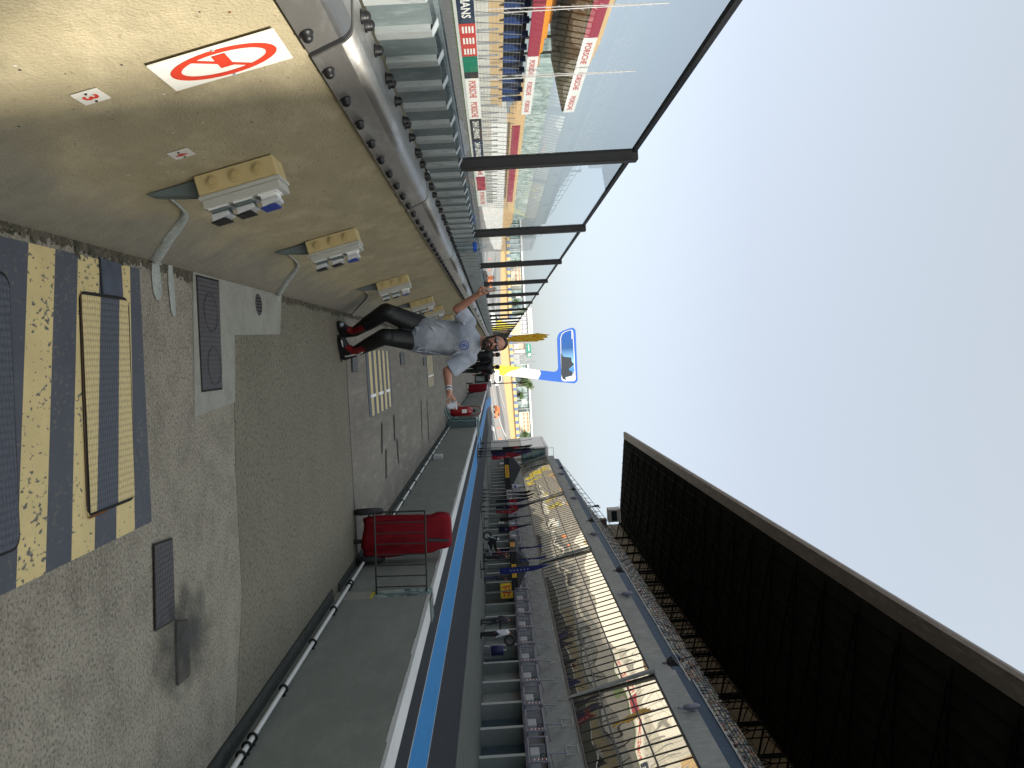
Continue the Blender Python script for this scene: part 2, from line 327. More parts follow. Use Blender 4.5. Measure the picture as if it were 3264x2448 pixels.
def tread(name,col):
    m=bpy.data.materials.new(name);N,L,b=nodes(m);tc=N.new('ShaderNodeTexCoord')
    mp=N.new('ShaderNodeMapping');mp.inputs['Scale'].default_value=(38,52,1);L.new(tc.outputs['Object'],mp.inputs[0])
    v=N.new('ShaderNodeTexVoronoi');v.inputs['Scale'].default_value=1;v.inputs['Randomness'].default_value=.15;L.new(mp.outputs[0],v.inputs['Vector'])
    r=N.new('ShaderNodeMapRange');r.inputs['From Min'].default_value=.3;r.inputs['From Max'].default_value=.55;r.inputs['To Min'].default_value=1.08;r.inputs['To Max'].default_value=.72;L.new(v.outputs['Distance'],r.inputs[0])
    sc=N.new('ShaderNodeVectorMath');sc.operation='SCALE';sc.inputs[0].default_value=col;L.new(r.outputs[0],sc.inputs['Scale']);L.new(sc.outputs[0],b.inputs['Base Color'])
    bp=N.new('ShaderNodeBump');bp.inputs['Strength'].default_value=1;bp.inputs['Distance'].default_value=.008;bp.invert=True;L.new(v.outputs['Distance'],bp.inputs['Height']);L.new(bp.outputs[0],b.inputs['Normal']);b.inputs['Roughness'].default_value=.6
    MATS[name]=m;return m
YTR=tread('yellow_tread_plate',(.56,.45,.22));NTR=tread('slate_tread_plate',(.06,.068,.09));ITR=tread('iron_tread_plate',(.05,.045,.048))
el=[3.01,3.19,3.36,3.54,3.71,3.83,3.93];er=[2.77,2.95,3.13,3.31,3.50,3.68,3.86]
def edge(k,x):
    if k<0:return 2.3
    t=(x+.49)/(1.18);return el[k]+(er[k]-el[k])*t
def hatch(mb,xa,xb,z,ylo=None,yhi=None,n=8):
    for i in range(n):
        a=xa+(xb-xa)*i/n;b=xa+(xb-xa)*(i+1)/n
        for k in range(-1,6):
            ya0,yb0,ya1,yb1=edge(k,a),edge(k,b),edge(k+1,a),edge(k+1,b)
            if ylo is not None:
                ya0,yb0,ya1,yb1=[max(ylo(q),v) for q,v in((a,ya0),(b,yb0),(a,ya1),(b,yb1))]
                ya0,yb0,ya1,yb1=[min(yhi(q),v) for q,v in((a,ya0),(b,yb0),(a,ya1),(b,yb1))]
                if ya1-ya0<1e-4 and yb1-yb0<1e-4:continue
            j=.0 if i else rng.uniform(-.01,.01)
            mb.quad((a,ya0,z),(b,yb0,z),(b,yb1,z),(a,ya1,z),mi=0 if k%2 else 1)
mb=MB();hatch(mb,-.49,.69,.004);struct(mb,'hatched_markings',[NAV,YEL])
SEAM=mat('dark_seam',(.012,.011,.01),.9,.3,30);RUST=mat('rust',(.12,.05,.015),.9,.4,30)
def rrect(x0,x1,fy0,fy1,r=.05,n=5):
    pts=[]
    for (cx,cy,a0) in [(x1-r,fy1(x1)-r,0),(x0+r,fy1(x0)-r,90),(x0+r,fy0(x0)+r,180),(x1-r,fy0(x1)+r,270)]:
        for i in range(n+1):
            t=R_(a0+90*i/n);pts.append((cx+r*math.cos(t),cy+r*math.sin(t)))
    return pts
lo=lambda x:3.345-.07*(x+.33);hi=lambda x:3.77-.09*(x+.33)
pl=thing('chamber_cover','hatched yellow and slate tread plate cover in front of the striped ground','cover',(0.1,3.5,0),'hatched chamber covers')
MB().prism([(x,y,.0045) for x,y in rrect(-.345,.555,lambda x:lo(x)-.012,lambda x:hi(x)+.012)],(0,0,.003)).build('frame_seam',SEAM,pl)
mb=MB();hatch(mb,-.33,.54,.0115,lambda x:lo(x)+.004,lambda x:hi(x)-.004,10);mb.build('tread_plate',[NTR,YTR],pl)
mb=MB();mb.quad((-.345,3.34,.012),(-.345,3.345,.012),(.55,3.26,.012),(.55,3.255,.012));mb.quad((.55,3.27,.012),(.56,3.27,.012),(.56,3.42,.012),(.55,3.42,.012));mb.build('rusty_edge',RUST,pl)
p2=thing('chamber_cover','slate tread plate cover cut off by the near edge of the photo','cover',(0.1,2.6,0),'hatched chamber covers')
MB().prism([(x,y,.0045) for x,y in rrect(-.37,.565,lambda x:2.42-.05*(x+.33),lambda x:2.865-.06*(x+.33))],(0,0,.003)).build('frame_seam',SEAM,p2)
MB().prism([(x,y,.0075) for x,y in rrect(-.36,.555,lambda x:2.43-.05*(x+.33),lambda x:2.855-.06*(x+.33))],(0,0,.004)).build('tread_plate',NTR,p2)
p3=thing('hinge_plate','small slate steel plate at the wall side end of the hatched cover','plate',(-.42,3.63,0))
MB().prism([(-.495,3.535,.0045),(-.345,3.535,.0045),(-.345,3.72,.0045),(-.49,3.725,.0045)],(0,0,.008)).build('plate',mat('slate_steel',(.045,.055,.08),.55,.3,12,.3,50),p3)
MB().prism([(-.50,3.53,.004),(-.34,3.53,.004),(-.34,3.545,.004),(-.50,3.545,.004)],(0,0,.003)).build('seam',SEAM,p3)
def cover(label,pts,g=None,tr=ITR):
    c=sum((Vector((*p,0)) for p in pts),Vector())/len(pts)
    t=thing('iron_cover',label,'cover',c,g)
    big=[(c.x+(x-c.x)*1.04,c.y+(y-c.y)*1.05,.009) for x,y in pts]
    MB().prism(big,(0,0,.002)).build('frame',SEAM,t)
    MB().prism([(x,y,.0105) for x,y in pts],(0,0,.004)).build('lid',tr,t);return t
g='iron covers in the walkway'
t=cover('long brown iron cover set in the pale mortar patch by the wall',[(-.52,4.66),(-.52,5.02),(.11,4.95),(.11,4.62)][::-1],g)
for cx in(-.33,-.02):
    mb=MB();mb.ring((cx,4.84,.015),.11,.004,(0,0,1),24,5);mb.build('lid_ring',ITR,t)
cover('narrow brown iron cover with brick pattern out in the rough concrete',[(.80,3.85),(.82,4.06),(1.2,4.02),(1.18,3.80)][::-1],g)
cover('dark iron cover half hidden under the oily stain',[(1.22,4.04),(1.26,4.18),(1.53,4.15),(1.52,4.0)][::-1],g,mat('stained_iron',(.085,.078,.066),.9,.35,9,.6,60))
cover('slate steel cover just right of the man with the front boot',[(-.12,9.47),(-.12,9.86),(.12,9.78),(.12,9.42)][::-1],g)
cover('thin dark cover strip crossing behind the man',[(-.1,14.2),(.1,14.2),(.1,14.9),(-.1,14.9)][::-1],g)
cover('farthest dark cover strip beyond the second striped plate',[(.0,18.6),(.18,18.6),(.18,19.2),(.0,19.2)][::-1],g)
t=thing('floor_drain','small oval iron drain in the pale mortar by the wall','drain',(-.435,5.85,0))
MB().lathe([(.0,.0095),(.06,.0095),(.066,.013),(.074,.013),(.078,.009)],(-.435,5.85,0),20).build('rim',ITR,t)
mb=MB()
for i in range(-2,3):mb.box((-.435+i*.022,5.85,.012),(.008,.1,.004))
mb.build('grille',SEAM,t)
for lab,x0,x1,ya,yb,n in [('striped yellow and slate plate with raised bars right of the man',-.13,.72,10.5,12.85,5),('second striped plate farther down the walkway',-.03,.72,19.5,21.4,5)]:
    t=thing('striped_cover',lab,'cover',((x0+x1)/2,(ya+yb)/2,0),'striped covers down the walkway')
    for k in range(2*n+1):
        a=x0+0;w=(yb-ya)/(2*n+1)
        MB().bb(x0,x1,ya+k*w,ya+(k+1)*w,.001,.006,0).build('stripe',YEL if k%2 else NAV,t)
    mb=MB()
    for k in range(3):mb.bb(x1-.28,x1-.24,ya+.15+k*.75*(yb-ya)/2.4,ya+.55+k*.75*(yb-ya)/2.4,.006,.02)
    mb.build('bar',WHITE,t)
struct(MB().bb(.99,1.02,3.93,3.95,.003,.006).bb(1.02,1.07,3.94,3.955,.003,.006),'white_paint_marks',WHITE)
# ---- pit lane side
struct(MB().bb(2.2,10.45,-3,112,-.05,-.006),'pit_lane',TARM)
BLUE=mat('blue_lane_paint',(.015,.20,.48),.6,.12,3,.1,60)
struct(MB().prism([(6.0,-3,-.004),(7.2,-3,-.004),(7.2,108,-.004),(6.0,108,-.004)],(0,0,.003)).prism([(6.0,108,-.004),(7.2,108,-.004),(10.4,170,.03),(9.2,176,.03)],(0,0,.003)),'blue_line',BLUE)
mb=MB().bb(5.96,6.0,-3,108,-.004,.0).bb(7.2,7.24,-3,108,-.004,0);struct(mb,'blue_line_edging',mat('pale_edge_paint',(.4,.4,.38),.7,.2,6))
struct(MB().bb(10.45,30,-3,125,-.05,.01),'pit_apron',APRON)
struct(MB().bb(-23.5,-1.3,-60,142,-.05,-.01),'race_track',TRACK)
struct(MB().bb(-24.9,-23.5,-60,142,-.05,.0),'grass_verge',mat('grass_turf',(.035,.07,.012),.95,.4,2,.5,30))
# far rising run-out
def basez(x):return float(np.interp(x,[-60,-32.4,-17.3,-3.1,1.1,12.2,24.2,37,70],[6.6,5.93,4.97,3.7,3.4,4.2,4.96,5.79,6.5]))
mb=MB();nx,ny=60,24
def rz(x,y):
    t=min(max((y-135)/195,0),1);return -.055+(t**3)*(basez(x*330/max(y,150))+.06)
vs=[(-90+240*i/nx,135+215*j/ny,rz(-90+240*i/nx,135+215*j/ny)) for j in range(ny+1) for i in range(nx+1)]
mb.add(vs,[(j*(nx+1)+i,j*(nx+1)+i+1,(j+1)*(nx+1)+i+1,(j+1)*(nx+1)+i) for j in range(ny) for i in range(nx)],0,True)
struct(mb,'rising_run_out',mat('pale_run_out_asphalt',(.22,.21,.20),.9,.15,.08))
def ribbon(pts,w,name,m,dz):
    mb=MB()
    for (x0,y0),(x1,y1) in zip(pts,pts[1:]):
        for i in range(6):
            a=i/6;b=(i+1)/6;xa,ya,xb,yb=x0+(x1-x0)*a,y0+(y1-y0)*a,x0+(x1-x0)*b,y0+(y1-y0)*b
            mb.quad((xa,ya,rz(xa,ya)+dz),(xa+w,ya,rz(xa+w,ya)+dz),(xb+w,yb,rz(xb+w,yb)+dz),(xb,yb,rz(xb,yb)+dz))
    struct(mb,name,m)
DA=mat('dark_far_asphalt',(.10,.105,.11),.9,.1,.2);LN=mat('faded_line',(.5,.5,.48),.8,.1)
ribbon([(9,140),(14,190),(26,240),(60,290)],9,'far_track_strip',DA,.06)
ribbon([(-30,140),(-20,200),(-2,250),(24,300)],10,'far_track_strip',DA,.07)
ribbon([(12,140),(17,190),(30,240),(66,290)],.9,'far_white_line',LN,.1)
ribbon([(3,140),(6,190),(16,240),(30,300)],.8,'far_white_line',LN,.1)
ribbon([(-14,140),(-11,200),(0,250),(20,310)],.8,'far_white_line',LN,.11)
# ================================================================== LEFT WALL
WP0=Vector((-.70,0,.30));WP1=Vector((-.90,0,1.16));WU=(WP1-WP0).normalized();WN=Vector((WU.z,0,-WU.x))   # up the face, outward normal
if WN.x<0:WN=-WN
def WP(y,z,off=0):
    t=(z-WP0.z)/(WP1.z-WP0.z);return WP0+(WP1-WP0)*t+Vector((0,y,0))+WN*off
prof=[(-.535,-.05),(-.545,.015),(-.565,.06),(-.60,.13),(-.65,.215),(-.70,.30),(-.80,.73),(-.90,1.16),(-.91,1.20),(-.925,1.235),(-.96,1.262),(-1.0,1.27),(-1.28,1.27),(-1.28,-.05)]
wall=thing('concrete_barrier','long tan concrete wall with flared foot along the left of the walkway','wall',(-.8,40,0))
mb=MB();n=len(prof);YE=104
yy=[-3+.5*i for i in range(36)]+[15+i*5 for i in range(1,18)]+[YE]
vs=[(x,y,z) for y in yy for x,z in prof]
mb.add(vs,[(j*n+i,(j+1)*n+i,(j+1)*n+(i+1)%n,j*n+(i+1)%n) for j in range(len(yy)-1) for i in range(n)],0,True)
mb.add(vs[:n],[tuple(range(n))]);mb.add(vs[-n:],[tuple(range(n))[::-1]])
# grey dirty foot material by height
m=bpy.data.materials.new('tan_wall_weathered');m=TAN.copy();m.name='tan_wall_weathered';N=m.node_tree.nodes;L=m.node_tree.links;b=N['Principled BSDF']
src=b.inputs['Base Color'].links[0].from_socket
tc=N.new('ShaderNodeTexCoord');sx=N.new('ShaderNodeSeparateXYZ');L.new(tc.outputs['Object'],sx.inputs[0])
nz=N.new('ShaderNodeTexNoise');nz.inputs['Scale'].default_value=3;nz.inputs['Detail'].default_value=7;L.new(tc.outputs['Object'],nz.inputs[0])
a=N.new('ShaderNodeMath');a.operation='MULTIPLY_ADD';a.inputs[1].default_value=.5;L.new(nz.outputs[0],a.inputs[0]);L.new(sx.outputs[2],a.inputs[2])
r=N.new('ShaderNodeMapRange');r.inputs['From Min'].default_value=.40;r.inputs['From Max'].default_value=.62;r.inputs['To Min'].default_value=1;r.inputs['To Max'].default_value=0;L.new(a.outputs[0],r.inputs[0])
mx=N.new('ShaderNodeMix');mx.data_type='RGBA';L.new(r.outputs[0],mx.inputs[0]);L.new(src,mx.inputs[6])
n4=N.new('ShaderNodeTexNoise');n4.inputs['Scale'].default_value=14;n4.inputs['Detail'].default_value=7;L.new(tc.outputs['Object'],n4.inputs[0])
cr=N.new('ShaderNodeMix');cr.data_type='RGBA';cr.inputs[6].default_value=(.17,.155,.12,1);cr.inputs[7].default_value=(.28,.26,.21,1);L.new(n4.outputs[0],cr.inputs[0]);L.new(cr.outputs[2],mx.inputs[7]);L.new(mx.outputs[2],b.inputs['Base Color'])
mb.build('wall_body',m,wall)
rng=random.Random(5);mb=MB()
for i in range(170):      # cast pits, shell chips and little rust spots
    y=rng.uniform(1.7,7);z=rng.uniform(.35,1.15);p=WP(y,z,.0012);s=rng.uniform(.0015,.0036)
    mb.prism([p+WU*s*a+Y3*s*bb for a,bb in((-1,-1.4),(1,-.8),(.8,1.2),(-.7,1))],WN*.0008,mi=rng.choice([0,0,1,2]))
mb.build('surface_pits',[mat('pit_dark',(.05,.045,.04)),mat('shell_chip',(.6,.58,.5)),RUST],wall)
mb=MB()
for z0,y0,l in[(1.13,1.78,.12),(.95,2.34,.03)]:
    p=WP(y0,z0,.002);mb.prism([p,p+Y3*.02,p+Y3*.012-WU*l],WN*.0005)
mb.build('rust_stain',mat('orange_rust',(.30,.10,.02),.9,.3,30),wall)
# ---- guard rail modules
GALVD=layered('dull_teal_galvanised',(.17,.215,.22),[((.12,.155,.165),6,.5,.15,(1,1,1)),((.24,.29,.29),25,.62,.08,(1,1,.4))],.5,.05,40,.5)
def bolt(c,ax,r=.018,h=.026):
    mb=MB();c=Vector(c);ax=Vector(ax).normalized();q=ax.to_track_quat('Z','Y')
    mb.lathe([(0,0),(r*1.25,0),(r*1.25,.004),(r,.006),(r,h*.7),(r*.75,h*1.0),(r*.35,h*1.15),(0,h*1.18)],c,12,0,q);return mb
PLASTIC=mat('black_cap_plastic',(.010,.010,.011),.42,.1,spec=.3)
railprof=[(-.884,1.166),(-.9215,1.254),(-.926,1.265),(-.934,1.276),(-.946,1.286),(-.960,1.2905),(-.972,1.292),(-1.09,1.297)]
def rail_module(L,label,plate=False):
    t=thing('guard_rail',label,'guard rail',(0,0,0),'steel guard rail sections capping the wall')
    mb=MB();gap=.02;k=len(railprof);inn=[(x-.009 if i<5 else x,z-(.003 if i<3 else .008)) for i,(x,z) in enumerate(railprof)]
    vs=[(x,y,z) for y in(gap,L-gap) for x,z in railprof]+[(x,y,z) for y in(gap,L-gap) for x,z in inn]
    fs=[(i,i+1,k+i+1,k+i) for i in range(k-1)]+[(2*k+i+1,2*k+i,3*k+i,3*k+i+1) for i in range(k-1)]
    fs+=[(i+1,i,2*k+i,2*k+i+1) for i in range(k-1)]+[(k+i,k+i+1,3*k+i+1,3*k+i) for i in range(k-1)]+[(0,k,3*k,2*k),(k-1,2*k-1,4*k-1,3*k-1)]
    mb.add(vs,fs,0,False)
    for f in range(1,k-2):mb.sm[f]=True
    mb.build('rail_cap',RAILM,t)
    mb=MB();gq=[(x-.005 if i<5 else x,z-(.001 if i<3 else .005)) for i,(x,z) in enumerate(railprof)]
    gi=[(x-.01 if i<5 else x,z-(.001 if i<3 else .01)) for i,(x,z) in enumerate(gq)]
    mb.add([(x,yy,z) for yy in(-.03,.03) for x,z in gq]+[(x,yy,z) for yy in(-.03,.03) for x,z in gi],[(i,i+1,k+i+1,k+i) for i in range(k-1)]+[(i+1,i,2*k+i,2*k+i+1) for i in range(k-1)]+[(k+i,k+i+1,3*k+i+1,3*k+i) for i in range(k-1)])
    mb.build('joint_gap_dark',BLACK,t)  # black strip painting the dark of the open gap between rail sections
    MB().bb(-1.31,-1.305,0,L,1.25,1.52).bb(-1.305,-1.23,0,L,1.27,1.275).build('back_plate',GALV,t)
    MB().bb(-1.255,-1.245,0,L,1.500,1.508).bb(-1.25,-1.1,0,L,1.506,1.510).build('top_strip',GALV,t) if False else None
    MB().prism([(-1.235,0,1.502),(-1.235,L,1.502),(-1.24,L,1.515),(-1.24,0,1.515)],(-.02,0,0)).build('top_lip',GALV,t)
    MB().bb(-1.134,-1.128,.004,L-.004,1.298,1.498).build('web_plate',GALVD,t)
    nr=max(3,round(L/.29))
    for i in range(nr):
        y=(i+.5)*L/nr
        mb=MB();mb.bb(-1.128,-1.104,y,y+.006,1.302,1.492).bb(-1.110,-1.104,y+.006,y+.06,1.302,1.492).bb(-1.128,-1.110,y+.054,y+.06,1.302,1.492)
        mb.prism([(-1.104,y,1.492),(-1.104,y+.06,1.492),(-1.146,y+.06,1.515),(-1.146,y,1.515)],(0,0,.003))
        mb.build('bracket',GALV,t)
        bolt((-1.055,y+.02,1.296),(0,0,1)).build('bolt_cap',PLASTIC,t)
        if i%2==0:bolt((-1.06,y+.10,1.296),(0,0,1)).build('bolt_cap',PLASTIC,t)
        p=Vector((-.892,y,1.188));bolt(p,WN,.016,.024).build('bolt_cap',PLASTIC,t)
    return t
J0=5.0;LM=2.94
near=rail_module(J0-2.43,'steel rail section with the stencilled plate, nearest on the wall')
near.location=(0,2.43,0)
first=rail_module(2.94,'steel rail section at the very edge of the photo, only its tip seen');first.location=(0,2.43-2.945,0)
mod=rail_module(LM,'second steel rail section from the camera, the plastic bottle at its far end');mod.location=(0,J0,0)
for k in range(1,33):
    if k<12:copy_tree(mod,(0,J0+LM*k,0),label='%s steel rail section from the camera along the wall top'%ORD[k+1])
    else:copy_tree(mod,(0,J0+LM*k,0),label='small distant steel rail section far down the wall top',skip=('bolt_cap',))
# the smooth stencilled plate
INK=mat('black_stencil_ink',(.02,.02,.02),.7,.2,40)
pt=thing('box_number_plate','bare steel plate stencilled in black, fixed between the rail brackets','plate',(-1.14,2.75,1.4))
MB().bb(-1.144,-1.138,2.45,2.86,1.302,1.497).build('plate',RAILM,pt)
text('BOX 3','lettering',INK,pt,(-1.1375,2.76,1.40),(0,1,0),(0,0,1),.11,.17,.0006,.015)
mb=MB()
for i in range(5):mb.cyl((-1.14,2.55,1.32+i*.04),(-1.125,2.55,1.32+i*.04),.006,8)
mb.build('screw',GALV,pt)
# ---- glass screen
PANE=glassmat('tinted_screen_glass',(.84,.865,.87),1.66)
for k in range(-1,32):
    y=5.13+LM*k;yn=y+LM
    w=['first','second','third','fourth','fifth','sixth','seventh','eighth','ninth','tenth','eleventh','twelfth']
    if k>=0:
        lab='%s dark steel post of the glass screen from the camera'%w[k] if k<10 else 'thin distant dark steel post of the glass screen'
        t=thing('screen_post',lab,'post',(-1.17,y,1.27),'dark posts of the glass screen')
        MB().bb(-1.20,-1.13,y-.045,y+.045,1.285,2.585).build('post_tube',DARKSTEEL,t,bevel=.004)
        MB().bb(-1.225,-1.11,y-.07,y+.07,1.298,1.304).build('foot_plate',GALV,t)
    lab='%s glass pane of the screen from the camera'%w[k+1] if k<9 else 'small distant glass pane of the screen'
    t=thing('glass_pane',lab,'glass pane',(-1.17,(y+yn)/2,1.3),'glass panes of the screen')
    MB().bb(-1.172,-1.162,y+.10,yn-.13,1.34,2.535).build('pane',PANE,t)
    MB().bb(-1.18,-1.154,y+.10,yn-.13,2.535,2.56).build('top_trim',BLACK,t)
    MB().bb(-1.18,-1.154,y+.10,yn-.13,1.31,1.34).build('bottom_channel',GALV,t)
# ---- prohibition sign
RED=mat('sign_red',(.55,.045,.02),.5,.05);SW=layered('scuffed_sign_white',(.72,.71,.66),[((.60,.59,.55),6,.6,.1,(1,6,1))],.4,.0)
sg=thing('prohibition_sign','white plate with a red ring and crossbar screwed to the tan wall','sign',WP(2.31,.95,.0))
C0=WP(2.31,.95,.014)
def sp(u,v,o=0):return C0+Y3*u+WU*v+WN*o
MB().prism([sp(-.10,-.175,-.004),sp(.10,-.175,-.004),sp(.105,.17,-.004),sp(-.105,.17,-.004)],WN*.004).build('plate',SW,sg)
mb=MB();nn=40
Ro,Ri=(.088,.148),(.064,.118)
vs=[sp(Ro[0]*math.cos(t),Ro[1]*math.sin(t),.0012) for t in[i*2*math.pi/nn for i in range(nn)]]+[sp(Ri[0]*math.cos(t),Ri[1]*math.sin(t),.0012) for t in[i*2*math.pi/nn for i in range(nn)]]
mb.add(vs,[(i,(i+1)%nn,nn+(i+1)%nn,nn+i) for i in range(nn)])
mb.build('ring',RED,sg)
MB().quad(sp(-.062,-.065,.0018),sp(-.052,-.075,.0018),sp(.062,.052,.0018),sp(.055,.064,.0018)).build('crossbar',RED,sg)
MB().quad(sp(-.055,-.018,.0024),sp(.03,-.018,.0024),sp(.03,.02,.0024),sp(-.055,.02,.0024)).build('block',RED,sg)
mb=MB()
for u in(-.092,.094):mb.cyl(sp(u,0,0),sp(u,0,.004),.005,8)
mb.build('screw',GALV,sg)
for s,yc,lab in(('3',2.31,'white number plate marked 3 below the ring sign, nearer the camera'),('4',2.96,'white number plate marked 4, just before the first socket box')):
    t=thing('number_plate',lab,'number plate',WP(yc,.585,.0),'number plates on the wall');c=WP(yc,.585,.003)
    MB().prism([c-Y3*.042-WU*.036,c+Y3*.042-WU*.036,c+Y3*.042+WU*.036,c-Y3*.042+WU*.036],WN*.003).build('plate',SW,t)
    text(s,'numeral',RED,t,c+WN*.0035,Y3,WU,.042,.03,.0006,.03)
    mb=MB()
    for u in(-.03,.03):mb.cyl(c+Y3*u,c+Y3*u+WN*.006,.004,8)
    mb.build('screw',BLACK,t)
# ---- socket boxes
CREAM=mat('cream_plastic',(.50,.40,.20),.5,.08,5);GREYP=mat('light_grey_plastic',(.42,.42,.38),.5,.06);LID=mat('pale_grey_lid',(.50,.52,.53),.45,.05);SKB=mat('blue_socket_plastic',(.02,.05,.30),.4,.1);DUCT=mat('dull_grey_duct',(.12,.15,.15),.6,.15,8)
KN=mat('cream_knockout',(.46,.36,.17),.55,.05)
def sbox(label):
    """built at Y=0 on the wall plane; side with knock-outs faces -Y"""
    t=thing('socket_box',label,'socket box',(0,0,0),'electric socket boxes on the wall')
    def q(y,s,o):return WP(y,.50,0)+WU*s+WN*o
    def bx(y0,y1,s0,s1,o0,o1,mb):return mb.prism([q(y0,s0,o0),q(y0,s1,o0),q(y0,s1,o1),q(y0,s0,o1)],(0,y1-y0,0))
    bx(0,.15,.02,.335,.004,.085,MB()).build('back_housing',CREAM,t,bevel=.003)
    bx(-.004,.154,.015,.34,.085,.10,MB()).build('housing_rim',GREYP,t,bevel=.002)
    bx(.004,.146,.022,.333,.10,.135,MB()).build('front_cover',GREYP,t,bevel=.004)
    for i in range(3):
        s=.085+i*.092;mb=MB();mb.cyl(q(0,s,.045),q(-.004,s,.045),.026,20);mb.cyl(q(-.004,s,.045),q(-.008,s,.045),.019,18);mb.cyl(q(-.008,s+.003,.043),q(-.013,s+.003,.043),.014,16);mb.build('knockout',KN,t)
    for i in range(3):
        s=.035+i*.10
        mb=bx(.012,.10,s,s+.078,.135,.141,MB());mb.build('socket_plate',WHITE,t)
        mb=bx(.02,.09,s+.008,s+.07,.141,.165,MB());mb.build('socket_body',WHITE if i==2 else DUCT,t)
        mb=MB();mb.prism([q(.012,s+.004,.160),q(.012,s+.074,.160),q(.012,s+.074,.176),q(.012,s+.004,.186)],(0,.085,0));mb.build('hinged_lid',LID,t,bevel=.003)
        mb=bx(.015,.10,s-.004,s+.06,.186,.191,MB());mb.build('lid_edge',BLACK if i<2 else SKB,t)
    mb=MB();mb.prism([q(.05,.02,.005),q(.05,.02,.07),q(.05,-.16,.02),q(.05,-.19,.005)],(0,.07,0));mb.build('duct',DUCT,t)
    return t
SBY=[(3.25,'cream socket box with three lidded sockets, nearest the camera'),(5.12,'cream socket box second from the camera, above the oval drain'),(8.1,'cream socket box third from the camera, level with the bent knee'),(11.2,'fourth cream socket box from the camera, beside the man\'s thigh'),(13.3,'fifth cream socket box from the camera, by the hem of the shirt'),(16.4,'farthest cream socket box in view behind the shirt')]
s0=sbox(SBY[0][1]);s0.location=(0,SBY[0][0],0)
for y,l in SBY[1:]:copy_tree(s0,(0,y,0),label=l)
CEM=layered('pale_cement_smear',(.33,.35,.33),[((.26,.28,.26),8,.5,.15,(1,1,1)),((.42,.44,.42),30,.6,.08,(1,1,1))],.85,.5,60)
def smear(y0,label,drips):
    t=thing('cement_strip',label,'cement strip',(-.6,y0,0),'cement strips covering cables');mb=MB();rg=random.Random(int(y0*10))
    path=[(-.716,.36,y0),(-.712,.345,y0+.03),(-.70,.315,y0+.055),(-.675,.262,y0+.07),(-.65,.215,y0+.08),(-.62,.165,y0+.085),(-.60,.13,y0+.09),(-.58,.092,y0+.09),(-.565,.06,y0+.09),(-.548,.02,y0+.09),(-.53,.012,y0+.09)]
    w=[.018,.022,.026,.028,.03,.03,.032,.034,.036,.04,.045];vs=[]
    for (x,z,y),ww in zip(path,w):
        for j,(a,h) in enumerate([(-1,.0),(-.6,.010),(.6,.010),(1,.0)]):vs.append((x+h+.002,y+a*ww*rg.uniform(.85,1.1),z+h*.5+.001))
    mb.add(vs,[(i*4+j,i*4+j+1,i*4+j+5,i*4+j+4) for i in range(len(path)-1) for j in range(3)],0,True)
    for (ya,L_,wd) in drips:
        ps=[(-.545+L_*i/8,ya+.01*math.sin(i),wd*(.6+.5*math.sin(math.pi*min(i/8+.15,1)))*(1 if i<8 else .35)) for i in range(9)]
        vs=[]
        for x,y,ww in ps:
            for a,h in[(-1,.004),(-.6,.012),(.6,.012),(1,.004)]:vs.append((x,y+a*ww,h))
        mb.add(vs,[(i*4+j,i*4+j+4,i*4+j+5,i*4+j+1) for i in range(8) for j in range(3)],0,True)
    mb.build('cement',CEM,t);return t
smear(3.48,'pale cement strip ending in two long drips on the ground',[(4.10,.20,.045),(4.30,.27,.025)]) if False else None
def smear2(y0,y1,label,drips):
    t=thing('cement_strip',label,'cement strip',(-.6,(y0+y1)/2,0),'cement strips covering cables');mb=MB();rg=random.Random(int(y0*10))
    zs=[.36,.345,.325,.30,.26,.215,.165,.13,.092,.06,.02,.010];vs=[]
    xs=np.interp(zs,[p[1] for p in prof[:8]],[p[0] for p in prof[:8]])
    n=len(zs)
    for i,(x,z) in enumerate(zip(xs,zs)):
        f=1-(1-min(i/4,1))**2;y=y0+(y1-y0)*(f*.35+.65*(i/(n-1)));ww=.02+.02*i/n
        for a,h in[(-1,.0),(-.6,.012),(.6,.012),(1,.0)]:vs.append((x+h+.002,y+a*ww*1.7*rg.uniform(.9,1.1),z+h*.5+.001))
    mb.add(vs,[(i*4+j,i*4+j+1,i*4+j+5,i*4+j+4) for i in range(n-1) for j in range(3)],0,True)
    for (ya,L_,wd) in drips:
        vs=[]
        for i in range(9):
            ww=wd*(.7+.4*math.sin(math.pi*i/8))*(1 if i<8 else .4)*rg.uniform(.9,1.1)
            for a,h in[(-1,.005),(-.6,.013),(.6,.013),(1,.005)]:vs.append((-.555+L_*i/8,ya+a*ww,h))
        mb.add(vs,[(i*4+j,i*4+j+4,i*4+j+5,i*4+j+1) for i in range(8) for j in range(3)],0,True)
    mb.build('cement',CEM,t);return t
smear2(3.36,4.12,'pale cement strip ending in two long drips on the ground',[(4.12,.20,.055),(4.30,.27,.032)])
smear2(5.25,6.42,'second pale cement strip from the camera, running down to the mortar patch',[(6.40,.07,.03)])
smear2(8.3,9.7,'third cement strip running down the wall left of the man\'s boots',[])
# ---- water bottle on the rail
PET=glassmat('clear_bottle_plastic',(.86,.9,.92),1.45)
bt=thing('water_bottle','clear ribbed plastic water bottle with blue label standing on the rail','bottle',(-1.03,8.0,1.298))
pr_=[(0,0),(.036,0),(.042,.006)]
for i in range(9):pr_+=[(.043,.012+i*.02),(.039,.018+i*.02),(.043,.026+i*.02)]
pr_+=[(.043,.20),(.043,.225),(.04,.235),(.028,.262),(.016,.285),(.0135,.29),(.0135,.31)]
MB().lathe(pr_,(-1.03,8.0,1.298),20).build('body',PET,bt)
MB().lathe([(.0435,.188),(.0442,.19),(.0442,.225),(.0435,.227)],(-1.03,8.0,1.298),20).build('label_band',mat('blue_film',(.02,.10,.5),.4,.3,40),bt)
MB().cyl((-1.03,8.0,1.606),(-1.03,8.0,1.622),.0155,14).build('cap',WHITE,bt)
